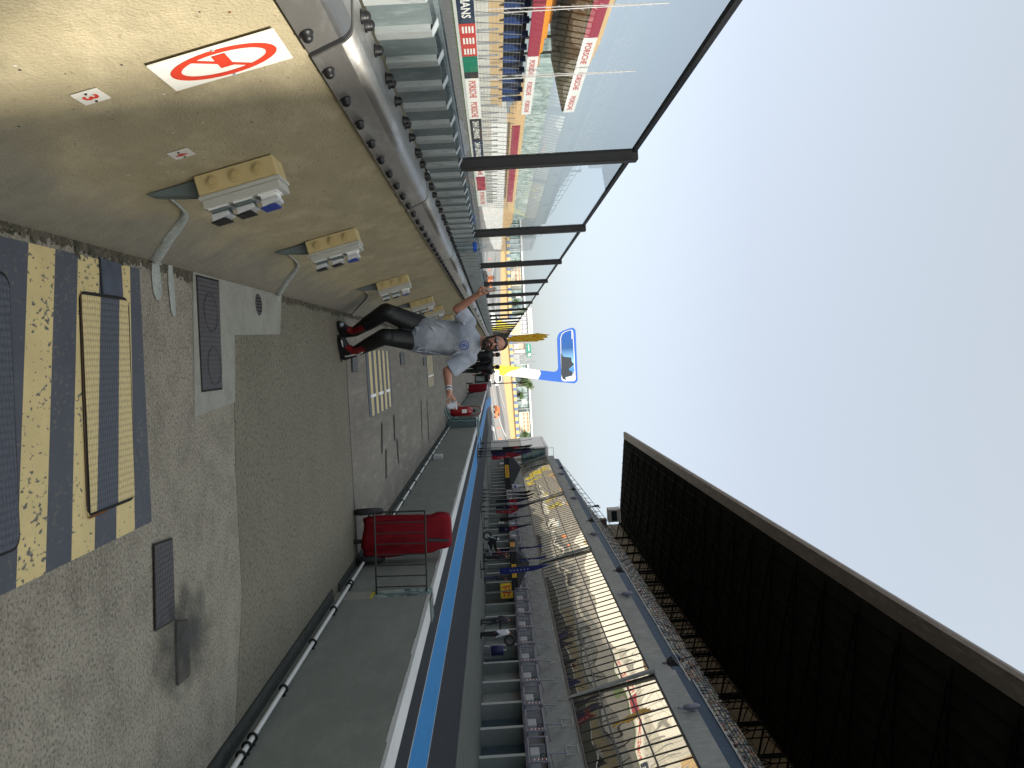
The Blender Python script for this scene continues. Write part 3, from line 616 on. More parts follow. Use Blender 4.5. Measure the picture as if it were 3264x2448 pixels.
# ================================================================== RIGHT LOW WALL
GREYW=layered('smooth_grey_concrete',(.20,.215,.19),[((.165,.18,.16),.9,.5,.2,(1,.6,1)),((.225,.235,.21),5,.58,.12,(1,.4,1)),((.07,.075,.07),60,.68,.05,(1,1,1))],.8,.15,60)
WPAINT=layered('chipped_white_paint',(.55,.56,.55),[((.45,.46,.45),3,.55,.15,(1,.3,1)),((.16,.17,.15),9,.70,.03,(1,.35,1))],.6,.2,30)
TEAL=mat('weathered_teal_paint',(.10,.19,.19),.6,.3,6,.1,40)
def low_wall(y0,y1,label):
    t=thing('pit_wall',label,'wall',(2.28,(y0+y1)/2,0),'low grey wall sections')
    mb=MB();mb.prism([(2.2,y0,0),(2.37,y0,0),(2.37,y0,.905),(2.2,y0,.905)],(0,y1-y0,0));mb.build('wall_body',GREYW,t)
    mb=MB();rg=random.Random(int(y0));y=y0
    top=[];
    while y<y1-.01:
        e=min(y1,y+.35);w0=2.197-.0;d=.012+.014*rg.random()
        mb.bb(2.196,2.376,y,e,.9065,.917)
        mb.bb(2.1965,2.1995,y,e,.9065-d,.9065);y=e
    mb.build('white_cap',WPAINT,t);return t
low_wall(-3,7.62,'low grey wall with white capping, nearest section up to the notch')
low_wall(7.86,25.2,'low grey wall with white capping between the notch and the steel stile')
low_wall(25.9,108,'distant low grey wall with white capping beyond the steel stile')
nt=thing('wall_notch','notched opening in the low wall with yellow edge and painted end faces','wall opening',(2.28,7.74,0))
MB().bb(2.2,2.37,7.62,7.86,0,.34).build('sill',MORTAR,nt)
MB().bb(2.205,2.235,7.63,7.85,.34,.366).build('yellow_edge',mat('flat_yellow_paint',(.5,.38,.03),.6,.2,10),nt)
MB().quad((2.2,7.857,.366),(2.37,7.857,.366),(2.37,7.857,.90),(2.2,7.857,.90)).build('teal_end_face',layered('patchy_teal_and_white',(.16,.26,.25),[((.42,.46,.44),7,.5,.05,(1,1,1)),((.07,.10,.10),12,.58,.04,(1,1,.6))],.7,.2,40),nt)
MB().quad((2.235,7.8555,.66),(2.3,7.8555,.60),(2.33,7.8555,.80),(2.27,7.8555,.88)).build('yellow_patch',MATS['flat_yellow_paint'],nt)
MB().cyl((2.285,7.735,.367),(2.285,7.735,.895),.082,22).build('teal_roll',layered('patchy_teal_roll',(.11,.17,.165),[((.30,.34,.33),5,.52,.06,(1,1,1)),((.06,.085,.085),8,.58,.05,(1,1,.6))],.6,.2,40),nt)
MB().bb(2.19,2.40,7.42,7.64,.918,.93).build('steel_top_plate',mat('dull_green_steel',(.10,.13,.12),.5,.2,8,metal=.3),nt)
MB().bb(2.19,2.2,7.62,7.86,.34,.88).build('dark_side_plate',mat('dark_green_side',(.035,.05,.045),.6,.2),nt) if False else None
# dark gutter at the foot
struct(MB().bb(2.09,2.2,-3,7.6,.0,.02).bb(2.12,2.2,7.9,60,.0,.02),'gutter',mat('gutter_dark',(.035,.04,.035),.9,.4,15,.4,60))
# ---- white conduit with clamps
cp=thing('white_conduit','white conduit pipe with black clamps along the foot of the low grey wall','conduit',(2.15,20,.1))
PIPEW=mat('pipe_white',(.62,.62,.60),.4,.08)
MB().cyl((2.15,-1,.105),(2.15,26,.105),.016,12).build('pipe',PIPEW,cp)
ck=[4.55,4.66,4.77,5.47,6.35,7.18,7.93,8.02,8.82]+[9.6+.95*i for i in range(17)]
for y in ck:
    mb=MB();mb.ring((2.15,y,.105),.024,.009,(0,1,0),18,6);mb.bb(2.17,2.2,y-.012,y+.012,.095,.115);mb.build('clamp',PLASTIC,cp)
mb=MB()
mb.tube([(2.14,8.9,.11),(2.10,8.95,.12),(2.09,9.02,.09),(2.13,9.1,.06)],.012);mb.build('loose_end',BLACK,cp)
jb=thing('junction_box','small pale box fixed low on the grey wall','junction box',(2.18,17.9,.25))
MB().bb(2.13,2.2,17.7,18.1,.17,.36).build('case',mat('pale_box',(.4,.42,.42),.5),jb,bevel=.006)
MB().bb(2.12,2.13,17.75,18.05,.19,.34).build('lid',mat('pale_box_lid',(.5,.52,.52),.5),jb)
# ---- covered extinguisher trolleys
REDC=layered('dark_red_vinyl_cover',(.12,.005,.009),[((.17,.008,.014),5,.5,.15,(1,1,.4)),((.055,.003,.005),7,.62,.1,(1,1,.3))],.75,.2,12,.1)
REDP=mat('red_gloss_paint',(.25,.006,.01),.3,.15,5,coat=.5)
TYRE=mat('dull_black_tyre',(.02,.02,.022),.8,.2,20)
def wheel(mb,c,r,w):return mb.lathe([(0,-w/2),(r*.55,-w/2),(r*.6,-w*.3),(r*.85,-w/2),(r,-w*.25),(r,w*.25),(r*.85,w/2),(r*.6,w*.3),(r*.55,w/2),(0,w/2)],c,24,0,X3.to_track_quat('Z','Y'))
def trolley(label,loc,s=1.,covered=True,seed=1):
    t=thing('extinguisher_trolley',label,'fire extinguisher',(0,0,0),'wheeled extinguishers along the low wall')
    for x in(-.255,.255):
        wheel(MB(),(x,0,.16),.16,.07).build('wheel',TYRE,t)
        MB().lathe([(0,-.037),(.07,-.037),(.07,.037),(0,.037)],(x,0,.16),12,0,X3.to_track_quat('Z','Y')).build('hub',GALV,t)
    MB().cyl((-.25,0,.16),(.25,0,.16),.012).build('axle',BLACK,t)
    MB().cyl((.06,-.1,0),(.06,-.1,.12),.022).cyl((.06,-.1,.1),(.06,0,.16),.015).build('prop_foot',BLACK,t)
    if covered:
        rg=random.Random(seed);rings=[];n=36;mb=MB();H_=[.07,.12,.2,.35,.5,.65,.78,.86,.93,.985,1.0]
        Wd=[.20,.215,.222,.222,.215,.21,.205,.20,.195,.18,.12];Dp=[.13,.15,.155,.155,.155,.15,.15,.145,.14,.13,.08];vs=[]
        for j,(h,w,d) in enumerate(zip(H_,Wd,Dp)):
            for i in range(n):
                a=2*math.pi*i/n;ca,sa=math.cos(a),math.sin(a);e=.42
                x=math.copysign(abs(ca)**e,ca)*w;y=math.copysign(abs(sa)**e,sa)*d
                f=1+.05*math.sin(a*5+h*5+seed)*max(0,1-h)+.02*math.sin(a*9+h*17);k=math.exp(-((a-5.12)/.13)**2)*.85*max(0,1-h*1.75)+math.exp(-((a-4.2)/.12)**2)*.25*max(0,1-abs(h-.4)*2.5)
                x*=f;y*=f*(1-k);zz=h-.05*math.exp(-((a-4.9)/.3)**2)*(h<.15)+.012*math.sin(a*3)*(h<.3)
                vs.append((x+.02+(.03 if h>.8 else 0)*(-1),y,zz+.05))
        m_=len(H_);mb.add(vs,[(j*n+i,j*n+(i+1)%n,(j+1)*n+(i+1)%n,(j+1)*n+i) for j in range(m_-1) for i in range(n)]+[tuple((m_-1)*n+i for i in range(n)),tuple(range(n))[::-1]],0,True)
        mb.build('vinyl_cover',REDC,t)
        MB().prism([(.07,-.165,.80),(.10,-.167,.80),(.12,-.15,1.03),(.09,-.148,1.03)],(0,-.005,0)).build('strap',BLACK,t)
    else:
        MB().lathe([(0,.06),(.12,.07),(.15,.12),(.155,.2),(.155,.62),(.13,.71),(.07,.77),(.05,.78),(.05,.82),(0,.82)],(0,0,0),24).build('cylinder',REDP,t)
        MB().tube([(-.13,.02,.15),(-.14,.02,.9),(-.11,.02,1.0),(-.05,.02,1.04),(.05,.02,1.04),(.11,.02,1.0),(.14,.02,.9),(.13,.02,.15)],.014).build('handle',REDP,t)
        MB().bb(-.06,.06,-.16,-.155,.45,.60).build('label_plate',WHITE,t)
        MB().bb(-.05,.05,-.05,.03,.80,.86).cyl((0,0,.86),(0,-.06,.9),.015).build('valve',BLACK,t)
    t.location=loc;t.scale=(s,s,s);t.rotation_euler.z=-math.atan2(loc[0],loc[1]);return t
trolley('wheeled extinguisher under a dark red vinyl cover, nearest on the walkway',(1.90,8.98,0),1.0,True,2)
trolley('bare red wheeled extinguisher with looped handle beyond the paper cup',(1.80,26.6,0),1.0,False)
trolley('dark wheeled extinguisher on the pit side behind the steel stile',(2.15,27.3,0),.001,False) if False else None
trolley('covered red extinguisher past the man\'s outstretched hand',(1.75,43.4,0),1.0,True,5)
trolley('farther covered red extinguisher beside the black crate',(1.9,66,0),1.0,True,7)
trolley('farthest covered red extinguisher beside the white van',(1.6,80,0),1.0,True,9)
# wire racks hooked on the wall
WIRE=mat('rusty_wire',(.02,.018,.017),.6,.3,20)
def rack(label,x,y0,y1,z0,z1,n):
    t=thing('wire_rack',label,'wire rack',(x,(y0+y1)/2,z0),'wire racks standing by the low wall');mb=MB();r=.006
    for z in(z0,z1):mb.cyl((x,y0,z),(x,y1,z),r,6)
    for y in(y0,y1):
        mb.cyl((x,y,z0),(x,y,z1),r,6);mb.cyl((x,y,z1),(2.2,y,z1),r,6);mb.cyl((x,y,z0),(2.2,y,z0),r,6)
    mb.build('frame',WIRE,t)
    for i in range(1,n):
        y=y0+(y1-y0)*i/n;MB().cyl((x,y,z0),(x,y,z1),r*.7,6).build('bar',WIRE,t)
    return t
rk=thing('wire_rack','black wire rack standing square across the wall in front of the nearest red cover','wire rack',(2.05,7.75,.2),'wire racks standing by the low wall')
def rp(cx,cy,Yd=7.85):
    X,Y=1050+.24116*cx,1550+.24116*cy;return P_y(X,Y,Yd)
c4=[rp(590,345),rp(1262,325),rp(1290,1455),rp(625,1475)]
mb=MB()
for a,b in zip(c4,c4[1:]+c4[:1]):mb.cyl(a,b,.009,6)
mb.build('frame',WIRE,rk)
for i in range(1,8):
    f=i/8;MB().cyl(c4[0].lerp(c4[3],f),c4[1].lerp(c4[2],f),.006,6).build('bar',WIRE,rk)
rack('small wire rack around the bare red extinguisher',1.98,25.95,27.2,.32,.78,5)
# steel stile over the wall
st=thing('steel_stile','grey green steel stile with curved handrails crossing the low wall','stile',(2.2,25.5,0))
mb=MB()
mb.bb(2.02,2.42,25.2,25.9,.02,.90);mb.build('side_panels',mat('grey_green_steel',(.085,.12,.125),.5,.2,5,metal=.2),st)
for yy_ in(25.15,25.95):
    MB().tube([(1.55,yy_-.5,-.0),(1.78,yy_-.3,.05),(1.95,yy_,.12),(2.0,yy_,.5),(2.0,yy_,.97),(2.5,yy_,.97)],.022,8).build('handrail',TEAL,st)
MB().bb(1.95,2.5,25.15,25.95,.918,.945).build('top_step',WPAINT,st)
ce=thing('black_crate','black plastic crate of bottles on the far walkway','crate',(1.75,60,0))
MB().bb(1.45,1.5,59.8,60.4,0,1.0).bb(2.0,2.05,59.8,60.4,0,1.0).bb(1.5,2.0,59.8,60.4,0,.08).bb(1.5,2.0,59.8,60.4,.92,1.0).bb(1.5,2.0,60.35,60.4,.08,.92).build('case',BLACK,ce)
for i in range(5):MB().cyl((1.57+i*.09,60.1,.08),(1.57+i*.09,60.1,.7),.035).build('bottle',mat('pale_bottle',(.4,.45,.43),.3),ce)
# thin pole on the wall end
t=thing('slim_pole','slim dark pole rising above the end of the low wall','pole',(2.2,61,.9))
MB().cyl((2.19,60,.9),(2.22,60,3.82),.035,8).build('shaft',DARKSTEEL,t);MB().bb(1.98,2.4,59.8,60.2,.92,1.15).build('grey_base',mat('grey_base',(.3,.31,.32),.6),t)
# ================================================================== PIT BUILDING
CONC=layered('pale_facade_concrete',(.24,.26,.25),[((.19,.205,.20),.9,.52,.15,(1,.6,1)),((.30,.31,.29),4,.6,.1,(1,1,.4))],.8,.1,30)
PIER=mat('garage_pier_paint',(.20,.23,.215),.7,.12,2)
PIERL=mat('garage_pier_edge',(.36,.39,.36),.7,.1,2)
SHUT=mat('blue_grey_shutter',(.07,.11,.13),.5,.12,3);DARK=mat('interior_shade_paint',(.02,.02,.022),.8,.3,3)
WG=mirrorglass('wavy_reflective_windows',(.012,.016,.018),.04,.6,.58,(.95,.89,.74))
MULL=mat('dark_mullion',(.02,.018,.017),.5,.1);NAVY=mat('dark_blue_balustrade',(.018,.04,.07),.6,.4,6,spec=.15)
FX=16.3;GP=2.55;G0=30.54
YB0,YB1=-14.2,119.5
pb=thing('pit_building','long pit building with garages, leaning mirrored windows and concrete ledge','building',(FX+6,60,0))
MB().bb(FX+.75,FX+18,YB0,YB1,0,8.9).bb(FX+.02,FX+.74,YB0,G0-.25,0,2.75).build('wall_core',mat('core_concrete',(.16,.165,.16),.85,.15,.8),pb)
NG=35;rg=random.Random(11);kinds=[]
for k in range(NG):
    y=G0+GP*k
    MB().bb(FX,FX+.74,y-.22,y-.001,0,1.885).build('pier',[PIER],pb)
    MB().bb(FX-.012,FX-.001,y-.22,y,0,1.885).build('pier_edge',PIERL,pb)
    kind=['shutter','panel','open','panel','shutter','open','panel'][rg.randrange(7)] if k>2 else 'shutter'
    ya,yb=y,y+GP-.22
    if kind=='shutter':
        mb=MB();nn=22
        for i in range(nn):
            a=ya+(yb-ya)*i/nn;mb.prism([(FX+.70,a,.0),(FX+.70,a+.04,0),(FX+.73,a+.09,0),(FX+.74,a+.09,0),(FX+.74,a,0)],(0,0,1.88))
        mb.build('shutter',SHUT,pb)
    elif kind=='panel':MB().bb(FX+.55,FX+.58,ya,yb,0.0,1.88).bb(FX+.53,FX+.55,ya+.1,yb-.1,.1,.14).build('door_panel',PIER,pb)
    else:MB().bb(FX+.735,FX+.748,ya,yb,0,1.88).build('dark_doorway_panel',DARK,pb)  # flat dark panel, the shade inside an open garage put into its colour
MB().bb(FX-.02,FX+.75,G0-.25,YB1,1.886,2.02).build('door_lintel',STEELP,pb)
MB().bb(FX+.35,FX+.75,G0-.25,YB1,2.02,2.76).build('service_band',mat('service_band_grey',(.16,.17,.175),.7,.15),pb)
# ledge: leans out from 2.76 to the window sill
BAYS=[(G0-20,37.4),(37.4,62.9),(62.9,88.3),(88.3,113.5),(113.5,119.5)]
def lean(x0,x1,z0,z1,y0,y1,mb,th=.25,mi=0):
    return mb.prism([(x0,y0,z0),(x1,y0,z1),(x1+th,y0,z1),(x0+th,y0,z0)],(0,y1-y0,0),mi)
for i,(a,b) in enumerate(BAYS):
    o=-.28 if i==0 else 0
    lean(FX+.30+o,FX+o,2.762,4.15,a,b-.004,MB(),.5).build('ledge',CONC,pb)
    lean(FX+o-.02,FX+o-.90,4.16,8.0,a+.02,b-.02,MB(),.06).build('window_band',WG,pb)
    mb=MB();n=int((b-a)/.85)
    for j in range(n+1):
        y=a+.04+(b-a-.08)*j/n;th=.03 if j%3 else .05
        lean(FX+o-.05,FX+o-.93,4.18,8.0,y-th/2,y+th/2,mb,.03)
    for f in(0,.33,.66,1):
        z=4.18+f*3.8;x=FX+o-.045-.885*(z-4.16)/3.84;mb.bb(x-.02,x+.03,a+.02,b-.02,z-.03,z+.03)
    mb.build('mullions',MULL,pb)
    MB().prism([(FX+o-.12,b-.10,4.2),(FX+o-.05,b-.10,4.0),(FX+o-1.02,b-.1,8.1),(FX+o-1.16,b-.1,8.05)],(0,.24,0)).build('bay_frame',CONC,pb)
    MB().prism([(FX+o-1.0,a,8.02),(FX+o-1.05,a,9.0),(FX+o-.6,a,9.08),(FX+o+.2,a,9.06),(FX+o+.2,a,8.02)],(0,b-a-.006,0)).build('parapet',CONC,pb)
    lean(FX+o-.62,FX+o-.5,9.085,9.75,a,b-.1,MB(),.02).build('balustrade',NAVY,pb)
    MB().cyl((FX+o-.55,a,9.78),(FX+o-.55,b-.1,9.78),.025,6).build('handrail',mat('pale_handrail',(.35,.38,.4),.5),pb)
for k in range(33):
    y=G0+GP*k+2.4-(.0 if k>2 else .3);o=-.28 if y<37.4 else 0
    mb=MB();x=FX+o-.02
    for dy,dz,w,h in((0,.23,.75,.035),(0,-.23,.75,.035),(-.36,0,.035,.46),(.36,0,.035,.46)):
        z=3.78+dz;mb.box((x+.08-(z-3.78)*.2,y+dy,z),(.04,w if w>.1 else .035,h),0)
    mb.build('light_frame',PIERL,pb)
    mb=MB();mb.prism([(FX+.2+o,y-1.3,2.8),(FX+.22+o,y-1.24,2.8),(FX-.1+o,y-.6,3.7),(FX-.12+o,y-.66,3.7)],(.0,.05,.03));mb.cyl((FX+.1,y-1.3,3.0),(FX-.5+o,y-1.3,2.85),.02,6);mb.cyl((FX-.5+o,y-1.3,2.8),(FX-.05+o,y-.4,3.55),.025,6)
    mb.build('strut',STEELP,pb)
for k in range(14):
    y=33+k*5.6;o=-.28 if y<37.4 else 0
    if k%3==1:
        mb=MB();mb.prism([(FX+o-1.15,y,8.95),(FX+o-1.0,y,8.95),(FX+o-1.0,y,9.45),(FX+o-1.35,y,9.2)],(0,.5,0));mb.cyl((FX+o-1.1,y+.25,8.7),(FX+o-1.1,y+.25,9.0),.03,6);mb.build('loudspeaker',BLACK,pb)
    elif k%3==0:
        mb=MB();mb.ball((FX+o-1.25,y,8.75),(.14,.12,.36),10,8);mb.cyl((FX+o-1.25,y,8.2),(FX+o-1.05,y,8.9),.05,6);mb.build('globe_lamp',STEELP,pb)
# fuel rigs over the garages
rig0=thing('fuel_rig','small distant grey steel fuel rig near the far end of the garages','fuel rig',(0,0,0),'identical fuel rigs above the garage doors')
mb=MB()
for y in(.06,2.1):
    for z in(0,1.0):pass
mb.bb(-.9,-.84,.05,.11,0,.80).bb(-.9,-.84,2.05,2.11,0,.80).bb(-.9,-.84,.11,2.05,.74,.80).bb(-.9,-.84,.11,2.05,0,.06).bb(-.84,.36,.05,.11,.76,.82).bb(-.84,.36,2.05,2.11,.76,.82).bb(-.84,.36,.05,.11,0,.06).bb(-.84,.36,2.05,2.11,0,.06)
mb.build('frame',STEELP,rig0)
MB().bb(-.75,-.2,.9,1.55,.07,.45).build('tank',mat('pale_tank',(.30,.32,.33),.5,.08),rig0,bevel=.03)
MB().bb(-.82,.3,.12,2.0,.0,.02).build('deck_plate',MATS['service_band_grey'],rig0) if False else None
mb=MB();mb.ring((-.6,1.0,.60),.13,.016,(0,1,.2),18,5)
for i in range(3):
    a=i*2.1;mb.cyl((-.6,1.0,.60),(-.6+.13*math.cos(a),1.0,.60+.13*math.sin(a)),.012,5)
mb.build('hose_wheel',BLACK,rig0)
MB().bb(-.8,-.2,1.62,1.66,.1,.7).build('back_panel',mat('rig_panel',(.2,.21,.22),.6),rig0)
mb=MB()
for i in range(8):mb.prism([(-.912,.15+0*i,.12+i*.075),(-.912,.15,.155+i*.075),(-.912,.27,.18+i*.075),(-.912,.27,.145+i*.075)],(.008,0,0),mi=i%2)
mb.build('warning_strip',[mat('strip_red',(.35,.02,.02),.5),WHITE],rig0)
for k in range(34):
    loc=(FX,G0+GP*k-.05,1.98)
    if k==0:rig0.location=loc
    else:copy_tree(rig0,loc,label=('grey steel fuel rig over the garages, %s from the camera, with tank and wheel'%ORD[k] if k<20 else None))
# ================================================================== GRANDSTAND
gs=thing('grandstand','tall grandstand with steep seating and a huge dark overhanging roof','grandstand',(FX+8,70,9))
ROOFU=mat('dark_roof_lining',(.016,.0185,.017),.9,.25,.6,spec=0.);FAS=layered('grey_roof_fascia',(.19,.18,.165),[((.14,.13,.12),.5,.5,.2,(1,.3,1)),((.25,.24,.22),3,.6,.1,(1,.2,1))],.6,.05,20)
Y0,Y1=-13.5,155.5
rk_=lambda x:-13.4-(x-21.9)*1.15  # unseen near roof end, slanted to shape the sunlit edge on the wall
def raked(pts,ye,mb):
    n=len(pts);return mb.add([(x,rk_(x),z) for x,z in pts]+[(x,ye,z) for x,z in pts],[tuple(range(n)),tuple(range(n,2*n))[::-1]]+[(i,n+i,n+(i+1)%n,(i+1)%n) for i in range(n)])
raked([(16.28,24.75),(16.15,24.95),(16.25,25.25),(16.6,25.4),(34,23.7),(34,23.2),(17.55,25.0),(17.45,24.72)],Y1,MB()).build('fascia_and_deck',FAS,gs)
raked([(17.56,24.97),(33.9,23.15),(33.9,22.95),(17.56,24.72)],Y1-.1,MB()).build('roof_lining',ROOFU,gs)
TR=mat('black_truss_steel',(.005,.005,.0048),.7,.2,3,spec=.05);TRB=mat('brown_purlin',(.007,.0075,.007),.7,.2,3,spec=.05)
mb=MB()
for x in[18.6+1.15*i for i in range(13)]:
    z=24.97-(x-17.56)*.1114-.26;w_=.05 if (x*10)%35<12 else .025;mb.bb(x-w_,x+w_,rk_(x)+.3,Y1-.2,z-.1,z-.04)
mb.build('purlin',TRB,gs)
for k in range(30):
    y=-8+5.6*k
    if y>147:break
    mb=MB();z=lambda x:24.68-(x-17.56)*.111
    mb.cyl((17.8,y,z(17.8)-.12),(33.8,y,z(33.8)-.12),.07,6)
    mb.cyl((18.5,y,z(18.5)-.3),(33.5,y,z(33.5)-2.2),.09,6)
    xs_=[19,21.5,24,26.5,29,31.5,33.4]
    for a,b in zip(xs_,xs_[1:]):
        za=z(a)-.3-(a-18.5)/15*1.9;zb=z(b)-.12;mb.cyl((a,y,za),(b,y,zb),.04,5);mb.cyl((b,y,zb),(b,y,z(b)-.3-(b-18.5)/15*1.9),.04,5)
    mb.cyl((33.4,y,9 if y<117 else 20),(33.4,y,z(33.4)),.16,8)
    if y>116:
        mb.build('truss',TR,gs);continue
    mb.cyl((30.6,y,15.3),(30.6,y,z(30.6)-1.8),.10,6);mb.cyl((30.6,y,18.2),(33.4,y,15.5),.06,5);mb.cyl((30.6,y,16),(33.4,y,20.5),.06,5)
    mb.cyl((33.4,y,17),(33.4,y+5.6,20.5),.06,5);mb.cyl((33.4,y,20.5),(33.4,y+5.6,17),.06,5);mb.cyl((30.6,y,18.6),(30.6,y+5.6,18.6),.08,5);mb.cyl((33.4,y,16.8),(33.4,y+5.6,16.8),.09,5);mb.cyl((30.6,y,21),(30.6,y+5.6,21),.05,5)
    for q_ in (1.4,2.8,4.2):
        mb.cyl((32.6,y+q_,15),(32.6,y+q_,z(32.6)),.06,5);mb.cyl((29.6,y+q_,z(29.6)-1.4),(32.6,y+q_,z(32.6)-2.3),.05,5)
    mb.cyl((32.6,y,18),(32.6,y+2.8,21),.05,5);mb.cyl((32.6,y+2.8,21),(32.6,y+5.6,18),.05,5);mb.cyl((32.6,y,19.6),(32.6,y+5.6,19.6),.07,5)
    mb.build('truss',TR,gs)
MB().bb(33.6,33.75,Y0,Y1,9,23.1).build('rear_wall',mat('dim_tan_cladding',(.13,.115,.08),.8,.2,1),gs)
g2=thing('grandstand','unseen grandstand added behind the camera to block sky glow, past the gap that lets the sun in','grandstand',(FX+8,-50,9))  # unseen stand added to block the bright sky around the sun
MB().prism([(16.28,-105,24.75),(16.15,-105,24.95),(16.25,-105,25.25),(16.6,-105,25.4),(34,-105,23.7),(34,-105,23.2),(17.55,-105,25.0),(17.45,-105,24.72)],(0,72,0)).build('added_roof_deck',FAS,g2)
MB().bb(16.3,34,-105,-33,0,9).bb(33.6,33.8,-105,-33,9,23).bb(20,33.6,-33.3,-33,9,22).build('added_stand_body',CONC,g2)
# seating steps
STEP=mat('brown_concrete_steps',(.13,.12,.10),.9,.2,2);NR=17
mb=MB()
def step(i):return 16.9+i*.68,9.3+i*.48
for i in range(NR):
    x,z=step(i);mb.bb(x,x+.68,Y0,117,z-2.0,z)
mb.build('seating_steps',STEP,gs)
MB().bb(15.9,16.9,Y0,117,8.95,9.25).build('front_walkway',STEP,gs)
SC=[mat('seat_yellow',(.20,.17,.07),.5),mat('seat_orange',(.17,.07,.035),.5),mat('seat_pale',(.22,.22,.20),.5),mat('seat_teal',(.06,.085,.09),.5),mat('seat_black',(.03,.03,.03),.5)]
rg=random.Random(2)
def seatbox(mb,x,y,z,mi):mb.bb(x,x+.36,y,y+.42,z+.38,z+.42,mi);mb.bb(x+.33,x+.37,y,y+.42,z+.42,z+.78,mi);return mb
cnt=0;mb=MB()
for i in range(0,17):
    x,z=step(i)
    y=31.0
    while y<116:
        mi=rg.choice([0,1,2,2,2,3,3,4,4]) if rg.random()<.9 else None
        if (y-31)%14.4<1.6:mi=None
        if mi is not None:
            if 5<=i<9 and y<50 and cnt<100:
                seatbox(MB(),x+.2,y,z,0).build('seat',SC[mi],gs);cnt+=1
            else:seatbox(mb,x+.2,y,z,mi)
        y+=.52
tag(mb.build('seat_rows',SC,gs),kind='stuff')
mb=MB()
for i in range(1,17,2):
    x,z=step(i);mb.cyl((x+.1,31,z+.85),(x+.1,117,z+.85),.02,5)
    y=31
    while y<117:mb.cyl((x+.1,y,z),(x+.1,y,z+.9),.018,4);y+=1.8
mb.build('seat_rails',TR,gs)
# stand end block & platform with camera hut
MB().bb(20,33.6,Y0+.1,Y0+.3,9,23.0).build('end_wall',mat('end_cladding',(.2,.19,.17),.8),gs)
MB().bb(24.5,33.4,117,118,9,16.0).build('far_end_wall',STEP,gs)
# ================================================================== PEOPLE
SKIN=mat('tanned_skin',(.46,.225,.155),.5,.08,12,.1,60);HAIR=mat('dark_brown_hair',(.02,.013,.01),.7,.3,60,.5,200)
LEATHER=mat('black_leather',(.008,.009,.010),.5,.3,6,.3,50,spec=.35)
def caps(lst):
    mb=MB()
    for a,b,ra,rb in lst:mb.cap(a,b,ra,rb)
    return mb
Zm=Z((1000,850),.31646)
def Q(x,y,d):return P_y(*Zm(x,y),d)
man=thing('person','bearded man in grey T-shirt and black leathers raising one hand in a V sign','person',(-.2,8.75,0))
hipR,hipL=Q(1075,600,8.75),Q(1020,745,8.72);knR,knL=Q(725,455,8.52),Q(710,705,8.48);anR,anL=Q(420,650,8.82),Q(425,850,8.74)
shR,shL=Q(1560,560,8.66),Q(1565,915,8.62);elR,elL=Q(1448,425,8.50),Q(1345,1052,8.45);wrR,wrL=Q(1640,292,8.38),Q(1362,1262,8.26)
neck0,neck1=Q(1630,750,8.66),Q(1725,765,8.60);HC=Q(1828,772,8.555);pel=Q(1070,675,8.76);chest=Q(1480,730,8.66);waist=Q(1230,690,8.70)
body=MB()
for a,b,ra,rb in [(pel,waist,.105,.09),(waist,chest,.09,.10),(chest,neck0,.095,.062),(shR,shL,.045,.045),(neck0,neck1,.062,.058),(neck1,HC,.056,.06),
   (shR,elR,.050,.047),(elR,wrR,.048,.029),(shL,elL,.052,.047),(elL,wrL,.048,.03),(pel,hipR,.11,.10),(pel,hipL,.11,.10),(hipR,knR,.095,.062),(hipL,knL,.095,.062),(knR,anR,.06,.04),(knL,anL,.06,.04)]:body.cap(a,b,ra,rb)
# head frame
hu=(HC-neck1).normalized();hu=(Vector((0,.05,1))+.10*hu).normalized();hf=Vector((.10,-1,-.02));hf=(hf-hu*hf.dot(hu)).normalized();hr=hf.cross(hu)*-1
hr=hu.cross(hf)
if hr.x<0:hr=-hr
HR=Matrix((hr,-hf,hu)).transposed()
def hp(x,y,z):return HC+hr*x+hf*y+hu*z      # x right in picture, y forward, z up
body.ball(hp(0,-.012,.03),(.076,.094,.092),20,14,0,HR)
body.ball(hp(0,.012,-.03),(.062,.078,.085),18,12,0,HR)
body.ball(hp(0,.045,-.085),(.034,.034,.028),12,8,0,HR)
for sx in(-1,1):
    body.ball(hp(.079*sx,-.012,-.005),(.010,.020,.031),10,8,0,HR);body.ball(hp(.034*sx,.058,-.022),(.024,.02,.02),10,8,0,HR)
body.ball(hp(0,.082,.032),(.05,.016,.012),10,6,0,HR)
body.cap(hp(0,.086,.022),hp(0,.106,-.022),.009,.0135);body.ball(hp(.013,.094,-.026),(.009,.01,.008),8,6,0,HR);body.ball(hp(-.013,.094,-.026),(.009,.01,.008),8,6,0,HR)
# hands
def finger(base,pts,r0=.0092,r1=.0068):
    q=[base]+pts
    for i,(a,b) in enumerate(zip(q,q[1:])):
        k=len(q)-1;body.cap(a,b,r0+(r1-r0)*i/k,r0+(r1-r0)*(i+1)/k)
def hand(w,palm,across,nrm,pw=.036):
    body.cap(w,w.lerp(palm,.45),.027,.027)
    for a in(-.8,-.27,.27,.8):body.cap(w.lerp(palm,.25)+across*pw*a*.6,palm+across*pw*a,.014,.0125)
